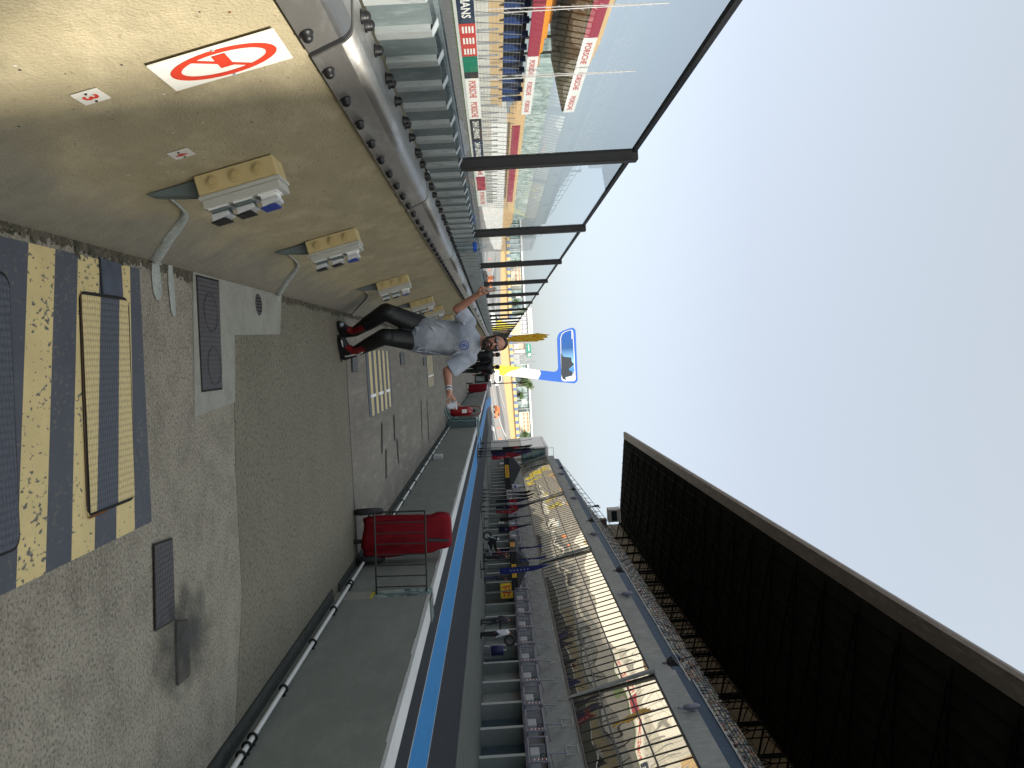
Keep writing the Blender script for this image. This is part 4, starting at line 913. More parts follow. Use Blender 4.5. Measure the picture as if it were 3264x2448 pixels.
# right hand (raised, V sign): palm toward camera
d=8.33;palm=Q(1715,243,d);axR=(palm-wrR).normalized();acR=(Q(1760,270,d)-Q(1700,215,d)).normalized();nr_=axR.cross(acR).normalized()
if nr_.y>0:nr_=-nr_
hand(wrR,palm,acR,nr_)
finger(Q(1738,262,d),[Q(1775,250,d-.0),Q(1805,244,d),Q(1825,241,d)])           # middle finger
finger(Q(1735,225,d),[Q(1757,205,d),Q(1775,190,d),Q(1787,181,d)])                  # index finger
finger(Q(1722,212,d),[Q(1733,205,d)+nr_*.028,Q(1722,205,d)+nr_*.036],.009,.0075)
finger(Q(1705,205,d),[Q(1712,192,d)+nr_*.024,Q(1702,195,d)+nr_*.032],.0085,.007)
finger(Q(1672,228,d)+nr_*.012,[Q(1690,198,d)+nr_*.022,Q(1715,200,d)+nr_*.042],.012,.0095)  # thumb over the folded fingers
# left hand holding a cup, two fingers stretched past it
d=8.2;palmL=Q(1378,1325,d);axL=(palmL-wrL).normalized();acL=Vector((.25,0,1)).normalized();nL=Vector((0,-1,0))
hand(wrL,palmL,acL,nL)
finger(Q(1410,1345,d),[Q(1440,1372,d),Q(1468,1392,d),Q(1490,1404,d-.005)])
finger(Q(1398,1360,d)+nL*.028,[Q(1418,1385,d)+nL*.034,Q(1427,1412,d)+nL*.036,Q(1430,1436,d)+nL*.034])
finger(Q(1366,1352,d)+nL*.015,[Q(1362,1362,d)+nL*.034,Q(1366,1374,d)+nL*.04],.009,.0075)
finger(Q(1350,1350,d)+nL*.01,[Q(1344,1358,d)+nL*.03,Q(1347,1370,d)+nL*.036],.0085,.007)
finger(Q(1395,1310,d)-nL*.01,[Q(1420,1340,d)-nL*.03,Q(1428,1375,d)-nL*.042],.012,.009)
body.build('body',SKIN,man,voxel=.0042,smooth=3)
# T-shirt
SHIRT=layered('grey_marl_cotton',(.40,.43,.48),[((.27,.295,.345),2.1,.50,.06,(1,1,1.3)),((.46,.49,.53),3,.62,.08,(1,1,1))],.9,.25,120,.1)
sh=MB();ex=(Q(1400,900,8.7)-Q(1400,540,8.7))
def ring(cx,cy,hw,dep,d=8.68,tilt=0.):
    c=Q(cx,cy,d);u=Vector((1,0,tilt)).normalized()*hw;return (c,u,Vector((0,dep,0)))
sh.loft([ring(985,680,.165,.115,8.72,-.55),ring(1040,685,.185,.13,8.71,-.40),ring(1150,700,.198,.14,8.70,-.2),ring(1280,710,.186,.135,8.69,-.08),ring(1400,722,.185,.135,8.68,0),ring(1490,735,.205,.14,8.66),ring(1560,742,.215,.125,8.65),ring(1615,750,.175,.10,8.64),ring(1655,756,.11,.085,8.64),ring(1682,760,.072,.07,8.63)],28)
def sleeve(a,b,ra,rb):
    d_=(b-a).normalized();s1=d_.cross(Y3).normalized();sh.loft([(a-d_*.02,s1*ra*.9,Y3*ra*.9),(a+(b-a)*.3,s1*ra,Y3*ra),(b,s1*rb,Y3*rb*.95)],20)
    sh.ball(a,(ra*.98,ra*.98,ra*.98),16,10)
slR=shR.lerp(elR,.78);slL=shL.lerp(elL,.86)
sleeve(shR,slR,.085,.086);sleeve(shL,slL,.088,.098)
rg=random.Random(4)
for i in range(9):     # soft folds
    y=560+rg.random()*330;x=1010+rg.random()*190;c=Q(x,y,8.585);sh.cap(c,c+Vector((rg.uniform(-.03,.05),.02,.12)),.011,.007)
for a,b in[((1450,860),(1330,930)),((1500,840),(1400,905)),((1540,600),(1600,680)),((1500,570),(1560,620)),((1230,560),(1360,640)),((1180,600),(1300,760))]:
    sh.cap(Q(*a,8.56),Q(*b,8.575),.010,.006)
shirt=sh.build('t_shirt',SHIRT,man,voxel=.0065,smooth=5)
# printed round emblem on the chest, pushed onto the cloth
LOGO=mat('blue_print',(.02,.06,.42),.8,.1)
from mathutils.bvhtree import BVHTree
bv=BVHTree.FromPolygons([v.co+ORG[man.name] for v in shirt.data.vertices],[tuple(p.vertices) for p in shirt.data.polygons])
def onshirt(X,Y):
    a=ray(X,Y).normalized();h=bv.ray_cast(Vector((0,0,H)),a);return (h[0]-a*.003) if h[0] else P_y(X,Y,8.5)
lc=(1517,793)
def lp(u,v):return onshirt(*Zm(lc[0]+u,lc[1]+v))
mb=MB()
for k in range(12):
    for j in range(3):
        t0=(k+.06+.29*j)*2*math.pi/12;t1=(k+.06+.29*(j+1))*2*math.pi/12;r0,r1=38,47
        mb.quad(*[lp(r*math.cos(t),r*math.sin(t)) for r,t in((r0,t0),(r1,t0),(r1,t1),(r0,t1))])
mb.build('print_ring',LOGO,man)
mb=MB()
for p in [[(-26,-6),(-4,-20),(2,-14),(-20,4)],[(-24,12),(-6,4),(-6,10),(-20,20)],[(-6,-4),(6,-14),(10,-8),(-2,4)],[(0,-22),(14,-20),(13,-14),(0,-15)],[(4,-6),(16,-2),(14,4),(2,1)],[(16,6),(26,2),(30,10),(24,18),(16,14)],[(-10,14),(6,8),(6,13),(-8,21)]]:
    mb.quad(*[lp(*q) for q in p])
mb.build('print_motif',LOGO,man)
# trousers
tr=MB()
for a,b,ra,rb in [(pel,hipR,.125,.115),(pel,hipL,.125,.115),(pel,waist,.135,.12),(hipR,knR,.118,.092),(hipL,knL,.112,.086),(knR,knR.lerp(anR,.62),.092,.076),(knL,knL.lerp(anL,.62),.086,.072)]:tr.cap(a,b,ra,rb)
for kn in(knR,knL):
    tr.ball(kn+Vector((0,-.035,.01)),(.075,.06,.085),14,10)
    for j in range(3):
        c=kn+Vector((0,-.02,.095+j*.018));tr.ball(c,(.101,.101,.012),16,6) if False else None
tr.build('leather_trousers',LEATHER,man,voxel=.009,smooth=3)
BR=mat('boot_red',(.20,.006,.01),.4,.15);BW=mat('boot_white',(.6,.6,.6),.4)
def boot(an,kn,heel,toe):
    b=MB();top=an.lerp(kn,.55);b.cap(top,an,.076,.058);b.cap(an,heel+Vector((0,0,.045)),.058,.045);b.cap(heel+Vector((0,0,.045)),toe+Vector((0,0,.04)),.045,.040);b.cap(an.lerp(heel,.4),toe+Vector((0,0,.05)),.05,.036)
    b.build('racing_boot',LEATHER,man,voxel=.008,smooth=2)
    s=MB();dd=(toe-heel).normalized();sd=dd.cross(Z3).normalized();s.prism([heel-dd*.05-sd*.035,heel-dd*.05+sd*.035,toe+dd*.0+sd*.046,toe+dd*.045,toe-sd*.046],(0,0,.018));s.build('boot_sole',BLACK,man)
    r=MB();r.cap(an.lerp(kn,.34)+Vector((.01,-.028,0)),an+Vector((0,-.03,0)),.05,.040);r.cap(an+Vector((0,-.02,-.01)),heel.lerp(toe,.62)+Vector((0,-.012,.058)),.045,.030);r.build('red_panel',BR,man,voxel=.008,smooth=2)
gR,gL=P_g(*Zm(262,0+640)),P_g(*Zm(258,900))
toeR=P_g(*Zm(262,590));toeR=Vector((toeR.x,8.72,0));heelR=Vector((anR.x+.02,8.90,0))
toeL=P_g(*Zm(250,730));toeL=Vector((toeL.x,8.70,0));heelL=Vector((P_g(*Zm(262,905)).x,8.80,0))
boot(anR,knR,heelR,toeR);boot(anL,knL,heelL,toeL)
MB().ball(toeR+Vector((0,-.018,.052)),(.032,.03,.026),12,8).build('steel_toe_cap',mat('scuffed_steel',(.35,.42,.5),.3,.2,metal=.6),man)
MB().cap(toeL.lerp(heelL,.12)+Vector((0,-.045,.05)),toeL.lerp(heelL,.45)+Vector((0,-.05,.055)),.008,.006).build('white_flash',BW,man)
MB().cap(heelL+Vector((0,-.052,.07)),anL+Vector((.03,-.055,.03)),.012,.010).build('white_flash',BW,man)
MB().cap(anL+Vector((.045,-.05,.02)),anL.lerp(knL,.25)+Vector((.05,-.055,0)),.010,.008).build('white_flash',BW,man)
# hair, beard, glasses, mouth
hb=MB();hb.ball(hp(0,-.030,.045),(.083,.094,.090),20,14,0,HR);hb.ball(hp(0,-.045,.0),(.079,.07,.075),16,10,0,HR);hb.cap(hp(-.076,-.005,.02),hp(-.074,.006,-.03),.012,.010);hb.cap(hp(.076,-.005,.02),hp(.074,.006,-.03),.012,.010);hb.cap(hp(-.045,.035,.100),hp(.045,.035,.100),.012,.012)
hb.build('hair',HAIR,man,voxel=.006,smooth=2)
bd=MB()
for sx in(-1,1):
    bd.cap(hp(.071*sx,.0,-.02),hp(.062*sx,.03,-.075),.012,.018);bd.cap(hp(.062*sx,.03,-.075),hp(.03*sx,.062,-.108),.020,.022)
    bd.cap(hp(.030*sx,.088,-.052),hp(.004*sx,.098,-.042),.006,.006);bd.cap(hp(.034*sx,.083,-.056),hp(.04*sx,.07,-.095),.007,.010)
bd.cap(hp(-.026,.068,-.112),hp(.026,.068,-.112),.022,.022);bd.ball(hp(0,.085,-.098),(.018,.014,.012),10,6,0,HR)
bd.build('beard',HAIR,man,voxel=.0055,smooth=2)
MB().ball(hp(0,.090,-.066),(.024,.010,.011),14,8,0,HR).build('mouth',mat('dark_lip',(.12,.03,.03),.4),man)
MB().ball(hp(0,.095,-.062),(.016,.008,.0045),12,6,0,HR).build('teeth',mat('teeth',(.55,.52,.45),.3),man)
gl=MB()
for sx in(-1,1):gl.ball(hp(.034*sx,.088,.012),(.031,.012,.019),16,10,0,HR)
gl.cap(hp(-.008,.100,.017),hp(.008,.100,.017),.004,.004)
for sx in(-1,1):gl.cap(hp(.062*sx,.078,.015),hp(.083*sx,-.01,.012),.004,.004)
gm=mat('glossy_black_lens',(.01,.012,.012),.05,.0,spec=1.,coat=1.);gl.build('sunglasses',gm,man)
for k,(f,w_,c) in enumerate([(.93,.018,(.6,.62,.66)),(.80,.016,(.62,.64,.66)),(.86,.008,(.03,.03,.03))]):
    c0=elL.lerp(wrL,f);ax=(wrL-elL).normalized();MB().cyl(c0-ax*w_/2*1.1,c0+ax*w_/2*1.1,.036 if k<2 else .0345,18).build('wrist_band',mat('band%d'%k if False else ('pale_wrist_band' if k<2 else 'black_wrist_band'),c,.5),man)
cup=thing('paper_cup','white paper cup held in the man\'s lowered hand','cup',Q(1395,1400,d)-Vector((0,0,.045)))
cc=Q(1395,1396,d);cc=Vector((cc.x,d-.005,cc.z))
ca=Vector((.04,0,1)).normalized()
MB().cone(cc-ca*.045,cc+ca*.042,.034,.043,28).build('cup_wall',mat('cup_paper',(.62,.66,.72),.6,.03),cup)
mb=MB();mb.ring(cc+ca*.044,.0435,.003,ca,28,6);mb.build('rim',mat('cup_rim',(.7,.72,.75),.5),cup)
def figure(label,base,h,face,pose,top,bottom,hair=(.02,.015,.012),group='people in the pit lane',shoes=(.02,.02,.02),skin=None,vox=.03):
    """distant person; pose = dict of joint offsets in units of height: x across, y away, z up"""
    t=thing('person',label,'person',base,group);B=Vector(base)
    rot=Matrix.Rotation(R_(face),3,'Z')
    j=dict(aL=(-.06,0,.045),aR=(.06,0,.045),kL=(-.06,-.01,.28),kR=(.06,-.01,.28),hL=(-.055,0,.51),hR=(.055,0,.51),p=(0,0,.53),c=(0,0,.74),n=(0,0,.83),sL=(-.11,0,.80),sR=(.11,0,.80),eL=(-.15,.02,.63),eR=(.15,.02,.63),wL=(-.15,-.04,.48),wR=(.15,-.04,.48),hd=(0,-.01,.925));j.update(pose)
    q={k:B+rot@(Vector(v)*h) for k,v in j.items()}
    s=h/1.75;fw=rot@Vector((0,-1,0))
    def cp(l):return caps([(q[a] if isinstance(a,str) else a,q[b] if isinstance(b,str) else b,ra*s,rb*s) for a,b,ra,rb in l])
    b=cp([('p','c',.11,.13),('c','n',.11,.055),('n','hd',.05,.06),('sL','sR',.06,.06),('sL','eL',.045,.038),('eL','wL',.036,.026),('sR','eR',.045,.038),('eR','wR',.036,.026),('hL','kL',.075,.052),('hR','kR',.075,.052),('kL','aL',.05,.036),('kR','aR',.05,.036),('aL',q['aL']+fw*.13*s-Z3*.04*s,.035,.028),('aR',q['aR']+fw*.13*s-Z3*.04*s,.035,.028)])
    b.ball(q['hd'],(.078*s,.09*s,.115*s),14,10);b.ball(q['hd']+fw*.09*s-Z3*.01*s,(.015*s,.02*s,.025*s),8,6)
    for w,e in(('wL','eL'),('wR','eR')):
        dd=(q[w]-q[e]).normalized();sd=dd.cross(fw).normalized()
        b.cap(q[w],q[w]+dd*.08*s,.024*s,.022*s)
        for a in(-1,-.33,.33,1):b.cap(q[w]+dd*.07*s+sd*a*.022*s,q[w]+dd*(.15-.015*abs(a))*s+sd*a*.03*s,.009*s,.008*s)
        b.cap(q[w]+dd*.03*s+sd*.02*s,q[w]+dd*.08*s+sd*.055*s,.011*s,.009*s)
    b.build('body',skin or SKIN,t,voxel=vox*.4,smooth=1)
    cp([('p','c',.15,.16),('c','n',.14,.09),('sL','sR',.085,.085),('sL','eL',.068,.055),('sR','eR',.068,.055),('eL','wL',.054,.042),('eR','wR',.054,.042)]).build('jacket',top,t,voxel=vox*.6,smooth=2)
    cp([('hL','hR',.11,.11),('hL','kL',.095,.072),('hR','kR',.095,.072),('kL','aL',.07,.055),('kR','aR',.07,.055)]).build('trousers',bottom,t,voxel=vox*.6,smooth=2)
    cp([('aL',q['aL']+fw*.15*s-Z3*.035*s,.05,.042),('aR',q['aR']+fw*.15*s-Z3*.035*s,.05,.042)]).build('shoes',BLACK,t,voxel=vox*.6)
    m=MB();m.ball(q['hd']+Z3*.035*s-fw*.018*s,(.085*s,.095*s,.095*s),14,10);m.build('hair',HAIR,t)
    return t
JW=mat('white_jacket',(.5,.52,.55),.6,.1,8);JB=mat('black_cloth',(.02,.02,.024),.7,.2);JN=mat('navy_cloth',(.02,.03,.07),.7,.2);JR=mat('red_jacket',(.35,.02,.02),.6,.2);WAR=mat('black_white_leather',(.03,.03,.035),.4,.3)
walk=dict(kL=(-.05,-.07,.29),aL=(-.06,-.14,.05),kR=(.05,.0,.28),aR=(.06,.13,.06))
Zf=Z((1500,1100),.13562)
b1=P_g(*Zf(190,250));b2=P_g(*Zf(182,345))
figure('left of the two riders in black walking away down the walkway',(b1.x*.40,31,0),1.80,180,walk,LEATHER,LEATHER,group='riders walking on the walkway',vox=.02)
figure('right of the two riders in black walking away, one foot forward',(.52,31.3,0),1.76,180,dict(kR=(.05,-.07,.29),aR=(.06,-.14,.05),kL=(-.05,.0,.28),aL=(-.06,.13,.06),wR=(.2,.0,.50)),LEATHER,LEATHER,group='riders walking on the walkway',vox=.02)
b=P_g(*Z((1520,1950),.09042)(130,700))
figure('person in a white and blue jacket standing beside the rider in dark leathers',(14.2,41.6,0),1.72,100,dict(eR=(.12,-.12,.66),wR=(.16,-.22,.60)),JW,LEATHER,vox=.02)
figure('rider in dark leathers with rolled sleeves turned toward the white jacket',(14.0,43.0,0),1.70,110,dict(wL=(-.16,-.18,.60),kL=(-.06,-.05,.28)),JB,WAR,vox=.02)
ty=thing('carried_tyre','black motorcycle tyre carried on the shoulder of the person in the white jacket','tyre',(14.3,41.0,1.45))
mb=MB();mb.ring((14.45,41.15,1.50),.24,.062,(.15,1,.1),28,10);mb.build('tyre',TYRE,ty)
figure('person in dark trousers standing in the garage beneath the yellow screen',(14.6,53.5,0),1.66,90,dict(n=(0,-.06,.80),hd=(0,-.09,.88)),JB,JN,vox=.025)
figure('person in a black vest standing at the motorcycle, nearest the blue flag',(13.3,53.8,0),1.72,60,dict(eL=(-.13,-.1,.64),wL=(-.12,-.2,.55)),JB,JB,vox=.025)
figure('person in a red top behind the motorcycle under the black gazebo',(14.2,58.2,0),1.66,0,{},JR,JN,vox=.025)
figure('person looking over the rail of the terrace above the parapet',(16.4,42.6,8.9),1.7,80,dict(n=(0,-.08,.80),hd=(0,-.13,.87),wR=(.12,-.2,.6)),JN,JB,vox=.025,group='people on the grandstand')
figure('person leaning at the far end of the grandstand, against the sky',(22.6,117.5,13.6),1.75,80,dict(n=(0,-.1,.80),hd=(0,-.15,.87)),JB,JB,vox=.04,group='people on the grandstand')
# ================================================================== FAR SIDE OF THE TRACK (seen through the glass)
bw=thing('banner_wall','low wall of coloured trackside banners across the race track','wall',(-25,80,0))
MB().bb(-25.25,-25.02,20,142,0,1.55).build('wall_body',mat('banner_backing',(.5,.5,.5),.6),bw)
cols={'navy':(.02,.03,.06),'red':(.48,.05,.04),'green':(.01,.16,.10),'white':(.70,.70,.68),'black':(.03,.03,.035),'wine':(.30,.035,.06)}
BM={k:mat('banner_'+k,c,.6,.05) for k,c in cols.items()}
def banner(y0,y1,c,txt=None,tc='white',z0=.25,z1=1.5,x=-25.0,h=.55,own=bw,wfill=.8):
    MB().bb(x-.015,x,y0,y1-.02,z0,z1).build('banner',BM[c],own)
    if txt:text(txt,'lettering',BM[tc],own,(x+.01,(y0+y1)/2,(z0+z1)/2),(0,1,0),(0,0,1),h*(z1-z0),(y1-y0)*wfill,.003,.02)
banner(30,45,'green');banner(45,53,'white','PORSCHE','red');banner(53,63.7,'navy','24H LEMANS','white');
for i in range(3):banner(63.7+i*2.3,66+i*2.3,'red')
mb=MB()
for i in range(3):
    for j in range(4):mb.bb(-24.99,-24.985,64.2+i*2.3,65.5+i*2.3,.45+j*.25,.6+j*.25)
mb.build('bar_motif',BM['white'],bw)
banner(70.6,74.5,'green');banner(74.5,76.2,'black');banner(76.2,82.6,'white','PORSCHE','red');banner(82.6,89.2,'white','PORSCHE','red');banner(89.2,98,'black','24H LEMANS','white');banner(98,107,'navy','24H LEMANS','white')
banner(107,118,'white','PORSCHE','red');banner(118,128,'wine');banner(128,141,'white','PORSCHE','red')
wh=thing('white_wall','plain white retaining wall behind the trackside banners','wall',(-27,80,0))
mb=MB();mb.bb(-27.3,-27,20,150,0,2.6);mb.build('wall_body',mat('retaining_white',(.55,.54,.5),.8,.1,.5),wh)
mb=MB()
for y in range(22,150,3):mb.bb(-27.02,-26.9,y,y+.25,1.3,3.4)
mb.build('posts',mat('grey_fin',(.3,.31,.32),.6),wh)
FW=mat('fence_wire',(.22,.23,.23),.5,metal=.3)
fe=thing('catch_fence','tall wire catch fence above the trackside banners','fence',(-26,80,1.5))
mb=MB()
for y in range(20,150,2):mb.cyl((-26,y,1.5),(-25.6,y,5.2),.035,5)
mb.build('fence_posts',FW,fe);mb=MB()
for i in range(13):z=1.7+i*.29;x=-26+.4*(z-1.5)/3.7;mb.cyl((x,20,z),(x,149,z),.009,4)
mb.build('fence_wires',FW,fe)
ls=thing('trackside_grandstand','long open grandstand with red and white fascia banners across the track','grandstand',(-42,80,0))
LC=mat('stand_concrete',(.33,.31,.27),.85,.15,.4);LT=mat('stand_tan',(.50,.36,.20),.8,.1,.3)
MB().bb(-52,-36.5,20,124,0,4.6).build('base',LT,ls)
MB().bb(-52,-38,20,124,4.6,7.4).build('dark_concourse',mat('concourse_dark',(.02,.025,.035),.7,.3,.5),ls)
mb=MB()
for y in range(20,124,4):mb.bb(-36.6,-36,y,y+.5,4.6,7.4)
mb.build('columns',mat('concourse_blue',(.02,.05,.18),.6),ls)
def fascia(x,z0,z1,segs,nm):
    for a,b,c,t_ in segs:
        MB().bb(x-.2,x,a,b-.05,z0,z1).build('fascia',BM[c],ls)
        if t_:text(t_,'lettering',BM['white' if c in('wine','red') else 'red'],ls,(x+.01,(a+b)/2,(z0+z1)/2),(0,1,0),(0,0,1),(z1-z0)*.5,(b-a)*.7,.003,.02)
fascia(-35,7.4,8.75,[(40,60,'wine',None),(60,80,'wine',None),(80,100,'wine',None),(100,108,'white','PORSCHE'),(108,116,'white','PORSCHE'),(116,124,'white','PORSCHE')],'lower')
SO=mat('seat_orange_far',(.62,.26,.03),.6,.2,3);mb=MB()
for i in range(9):mb.bb(-35.6-i*.8-.8,-35.6-i*.8,22,110-i*2.5,8.2+i*.42,8.75+i*.42)
mb.build('orange_tiers',SO,ls)
MB().bb(-52,-43,20,124,12.4,13.2).bb(-52,-50,20,124,7.4,22).build('upper_deck',LC,ls)
mb=MB()
for y in range(24,124,6):mb.cyl((-42.5,y,7.4),(-42.5,y,12.6),.2,8)
mb.build('deck_columns',LC,ls)
fascia(-35,13.6,15.2,[(30,55,'wine',None),(55,75,'wine',None),(75,95,'wine',None),(95,105,'white','PORSCHE'),(105,115,'white','PORSCHE'),(115,124,'white','PORSCHE')],'upper')
MB().prism([(-35.2,28,13.6),(-35.2,28,13.4),(-43.2,28,12.2),(-43.2,28,13.1)],(0,96,0)).build('upper_soffit',mat('soffit_olive',(.16,.14,.05),.8,.2,.4),ls)
mb=MB()
for i in range(10):mb.bb(-36.2-i*.9-.9,-36.2-i*.9,30,123,14.0+i*.5,14.9+i*.5)
mb.build('upper_tiers',LT,ls)
for i,(y,z1) in enumerate([(62,20),(84,21),(104,21)]):
    t=thing('lattice_mast',['tall white lattice mast nearest in the glass reflection','middle white lattice mast above the far grandstand','farthest white lattice mast above the far grandstand'][i],'mast',(-34,y,0),'masts of the far grandstand')
    mb=MB()
    for a,b in((-.25,-.25),(.25,-.25),(0,.3)):mb.cyl((-34+a,y+b,0),(-34,y,z1),.05,5)
    for k in range(14):z=k*1.4;mb.cyl((-34.25,y-.25,z),(-33.8,y+.2,z+1.2),.015,4)
    mb.build('lattice',mat('mast_white',(.6,.6,.6),.5),t)
# ================================================================== FAR BACKGROUND
fw=thing('tan_retaining_wall','long tan retaining wall closing the far end of the run-out','wall',(0,330,4))
TW=mat('sunlit_tan_wall',(.62,.42,.21),.8,.06,.2)
xs=[-70,-32.4,-17.2,-3,1.2,10.8,23.5,37,62];bz=[6.6,5.93,4.97,3.6,3.3,4.2,4.96,5.79,6.3];tz=[8.7,8.29,7.76,6.98,7.1,7.5,7.65,7.83,8.2];tb=[9.9,9.47,9.1,8.33,8.4,8.7,8.96,9.08,9.4]
mb=MB()
for i in range(len(xs)-1):
    mb.add([(xs[i],330,bz[i]-1.5),(xs[i+1],330,bz[i+1]-1.5),(xs[i+1],330,tz[i+1]),(xs[i],330,tz[i]),(xs[i],331,bz[i]-1.5),(xs[i+1],331,bz[i+1]-1.5),(xs[i+1],331,tz[i+1]),(xs[i],331,tz[i])],[(0,1,2,3),(5,4,7,6),(3,2,6,7)])
mb.build('wall_face',TW,fw)
mb=MB();x=-60;k=0;rg=random.Random(9)
while x<60:
    w=1.5 if k%2 else 1.15;z0=float(np.interp(x,xs,tz));z1=float(np.interp(x,xs,tb));mb.bb(x,x+w-.06,329.6,330.6,z0+.02,z1,mi=k%2);x+=w;k+=1
mb.build('tyre_blocks',[mat('block_blue',(.16,.22,.38),.7),mat('block_yellow',(.66,.52,.24),.7)],fw)
TG=layered('mottled_teal_glazing',(.26,.36,.36),[((.42,.50,.50),.35,.5,.1,(1,1,1)),((.14,.20,.18),.6,.55,.08,(1,1,1)),((.60,.64,.62),1.2,.62,.04,(1,1,.5))],.35,.0,20,.6)  # teal with random paler and darker patches
WF=mat('far_white',(.75,.74,.72),.6,.04);PINK=mat('far_pink_beige',(.62,.46,.36),.7,.1,.2);CRM=mat('far_cream',(.66,.58,.46),.7,.12,.3)
hall=thing('glazed_hall','long glazed hall with white roof line, left part behind the glass screen','building',(-21,345,8))
MB().bb(-60,-8.6,340,360,5,14.2).build('glazed_front',TG,hall)
mb=MB().bb(-60,-17,339.6,360,14.25,14.9)
for i in range(26):mb.bb(-60+i*2,-59.85+i*2,339.7,339.95,8.5,14.2)
mb.build('roof_edge',WF,hall)
MB().bb(-33,-25.5,339.0,339.6,9.3,13.4).bb(-22.5,-21,339,339.6,9.6,13.5).build('cream_boards',CRM,hall)
tw=thing('lettered_building','white gridded building with grey rooftop lettering beyond the track','building',(-12,338,8))
MB().bb(-17.3,-6.9,334,338,8.5,15.1).build('grid_body',mat('far_grid_grey',(.45,.47,.50),.6),tw)
mb=MB().bb(-17.4,-6.8,333.6,338,15.1,16.85)
for i in range(7):mb.bb(-17.3+i*1.7,-17.15+i*1.7,333.8,333.99,8.5,15.1)
for z in(10.5,13):mb.bb(-17.3,-6.9,333.8,333.99,z,z+.15)
mb.build('white_frame',WF,tw)
MB().bb(-12,-7,333.2,333.7,8.5,12.0).build('pink_panel',PINK,tw)
text('THE ON ENES','lettering',mat('far_letter_grey',(.35,.38,.37),.6),tw,(-12.1,333.55,15.95),(1,0,0),(0,0,1),.95,9.3,.02,.01)
hr2=thing('glazed_grandstand','long glazed terrace with white roof line on the right of the blue sign','building',(25,345,9))
MB().bb(5.2,70,338,352,6,14.0).build('glazed_front',TG,hr2)
mb=MB().bb(5.2,70,337.5,352,14.02,14.7)
for i in range(22):mb.bb(5.2+i*3,5.32+i*3,337.6,337.9,9,14.0)
mb.build('roof_edge',WF,hr2)
MB().bb(24.5,33,337,337.4,9.4,13.6).build('cream_board',CRM,hr2)
mb=MB()
for i in range(5):mb.bb(25+i*1.6,26.2+i*1.6,336.95,336.99,12.6,13.2);mb.bb(25+i*1.6,26+i*1.6,336.95,336.99,11.2,11.7)
mb.build('orange_print',mat('faded_orange',(.55,.25,.12),.6),hr2)
for i,(x,z,w,h) in enumerate([(8.9,11.5,1.0,1.8),(20.3,11.8,.9,1.9)]):
    t=thing('white_board','%s small white board standing before the far glazing'%['left','right'][i],'board',(x,336,z-1))
    MB().bb(x-w,x+w,335.9,336.1,z-h/2,z+h/2).build('panel',WF,t,bevel=.05);MB().bb(x-.1,x+.1,335.9,336.1,z-3,z-h/2-.01).build('stem',STEELP,t)
st2=thing('gantry_building','pale stacked cabins under a steel gantry behind the man\'s head','building',(1.5,336,8))
MB().bb(-3.4,.4,333,337,8,13.4).build('cabins',PINK,st2)
MB().bb(-3.2,-1.6,332.7,333,8.8,10.6).bb(-.8,.3,332.7,333,9,13.2).build('white_panels',WF,st2)
MB().bb(.9,5.0,333,337,7.5,10.9).build('grey_cabins',mat('far_grey_cabin',(.40,.42,.43),.6),st2)
mb=MB()
for x in(-3,-1,1,3,5):mb.cyl((x,333,8),(x,333,14.6),.09,5)
for z in(11.4,13,14.6):mb.cyl((-3,333,z),(5,333,z),.09,5)
for i in range(4):mb.cyl((-3+2*i,333,11.4),(-1+2*i,333,14.6),.06,5);mb.cyl((-1+2*i,333,11.4),(-3+2*i,333,14.6),.06,5)
mb.build('gantry',mat('far_gantry',(.42,.43,.42),.5),st2)
MB().bb(-3.0,2.2,332.3,332.7,13.8,15.6).build('green_board',mat('far_green',(.03,.28,.20),.6),st2)
mb=MB();mb.lathe([(0,0),(.7,0),(.7,.05),(0,.05)],(1.2,332.28,14.7),20,0,Vector((0,-1,0)).to_track_quat('Z','Y'));mb.build('round_badge',WF,st2)
mb=MB()
for i in range(6):mb.bb(-2.7+i*.45,-2.4+i*.45,332.26,332.29,14.5,15.0)
mb.build('white_print',WF,st2)
for i,x in enumerate([-1.2,1.2,4.1]):
    t=thing('flagpole',['left','middle','right'][i]+' thin bare pole above the far gantry','pole',(x,334,14.6));MB().cyl((x,334,13),(x+.1,334,17.4),.05,5).build('shaft',STEELP,t)
# trees in the distance
LEAF=mat('green_leaves',(.075,.12,.04),.9,.5,.8);BARK=mat('bark',(.08,.06,.045),.9)  # leaf green with random variation in tone
def tree(label,x,y,z0,h,w,seed,g='trees before the far glazing'):
    t=thing('tree',label,'tree',(x,y,z0),g);rg=random.Random(seed);mb=MB();mb.cone((x,y,z0),(x+.2,y,z0+h*.55),.28,.12,7)
    cs=[]
    for i in range(9):
        a=rg.random()*6.28;c=Vector((x+math.cos(a)*w*.33*rg.random()**.5,y+math.sin(a)*w*.3,z0+h*(.42+.45*rg.random())));cs.append((c,w*rg.uniform(.14,.26)));mb.cone((x+.1,y,z0+h*.35),c,.09,.03,5)
    mb.build('trunk',BARK,t);mb=MB()
    for c,r in cs:
        for k in range(130):
            v=Vector((rg.gauss(0,1),rg.gauss(0,1),rg.gauss(0,1)));v=v.normalized()*r*rg.random()**.4;p=c+v;s=w*.035;u=Vector((rg.uniform(-1,1),rg.uniform(-1,1),rg.uniform(-1,1))).normalized()*s;q=u.orthogonal().normalized()*s*.7;mb.quad(p-u,p+q,p+u,p-q)
    mb.build('crown',LEAF,t)
tree('bushy tree standing just right of the blue sign, above the striped band',13.0,336,7,9.5,6.5,1)
tree('small thin tree at the left end of the run-out band',-29.5,336,8,5.0,4.5,2)
tree('rounded tree far right before the white roof line',34,335.5,8,5.2,4.5,3)
tree('small bush right of the first tree',17.5,336,8,4,4,4)
tree('scrubby tree behind the glass screen between the second posts',-20,336,8,5,5,5)
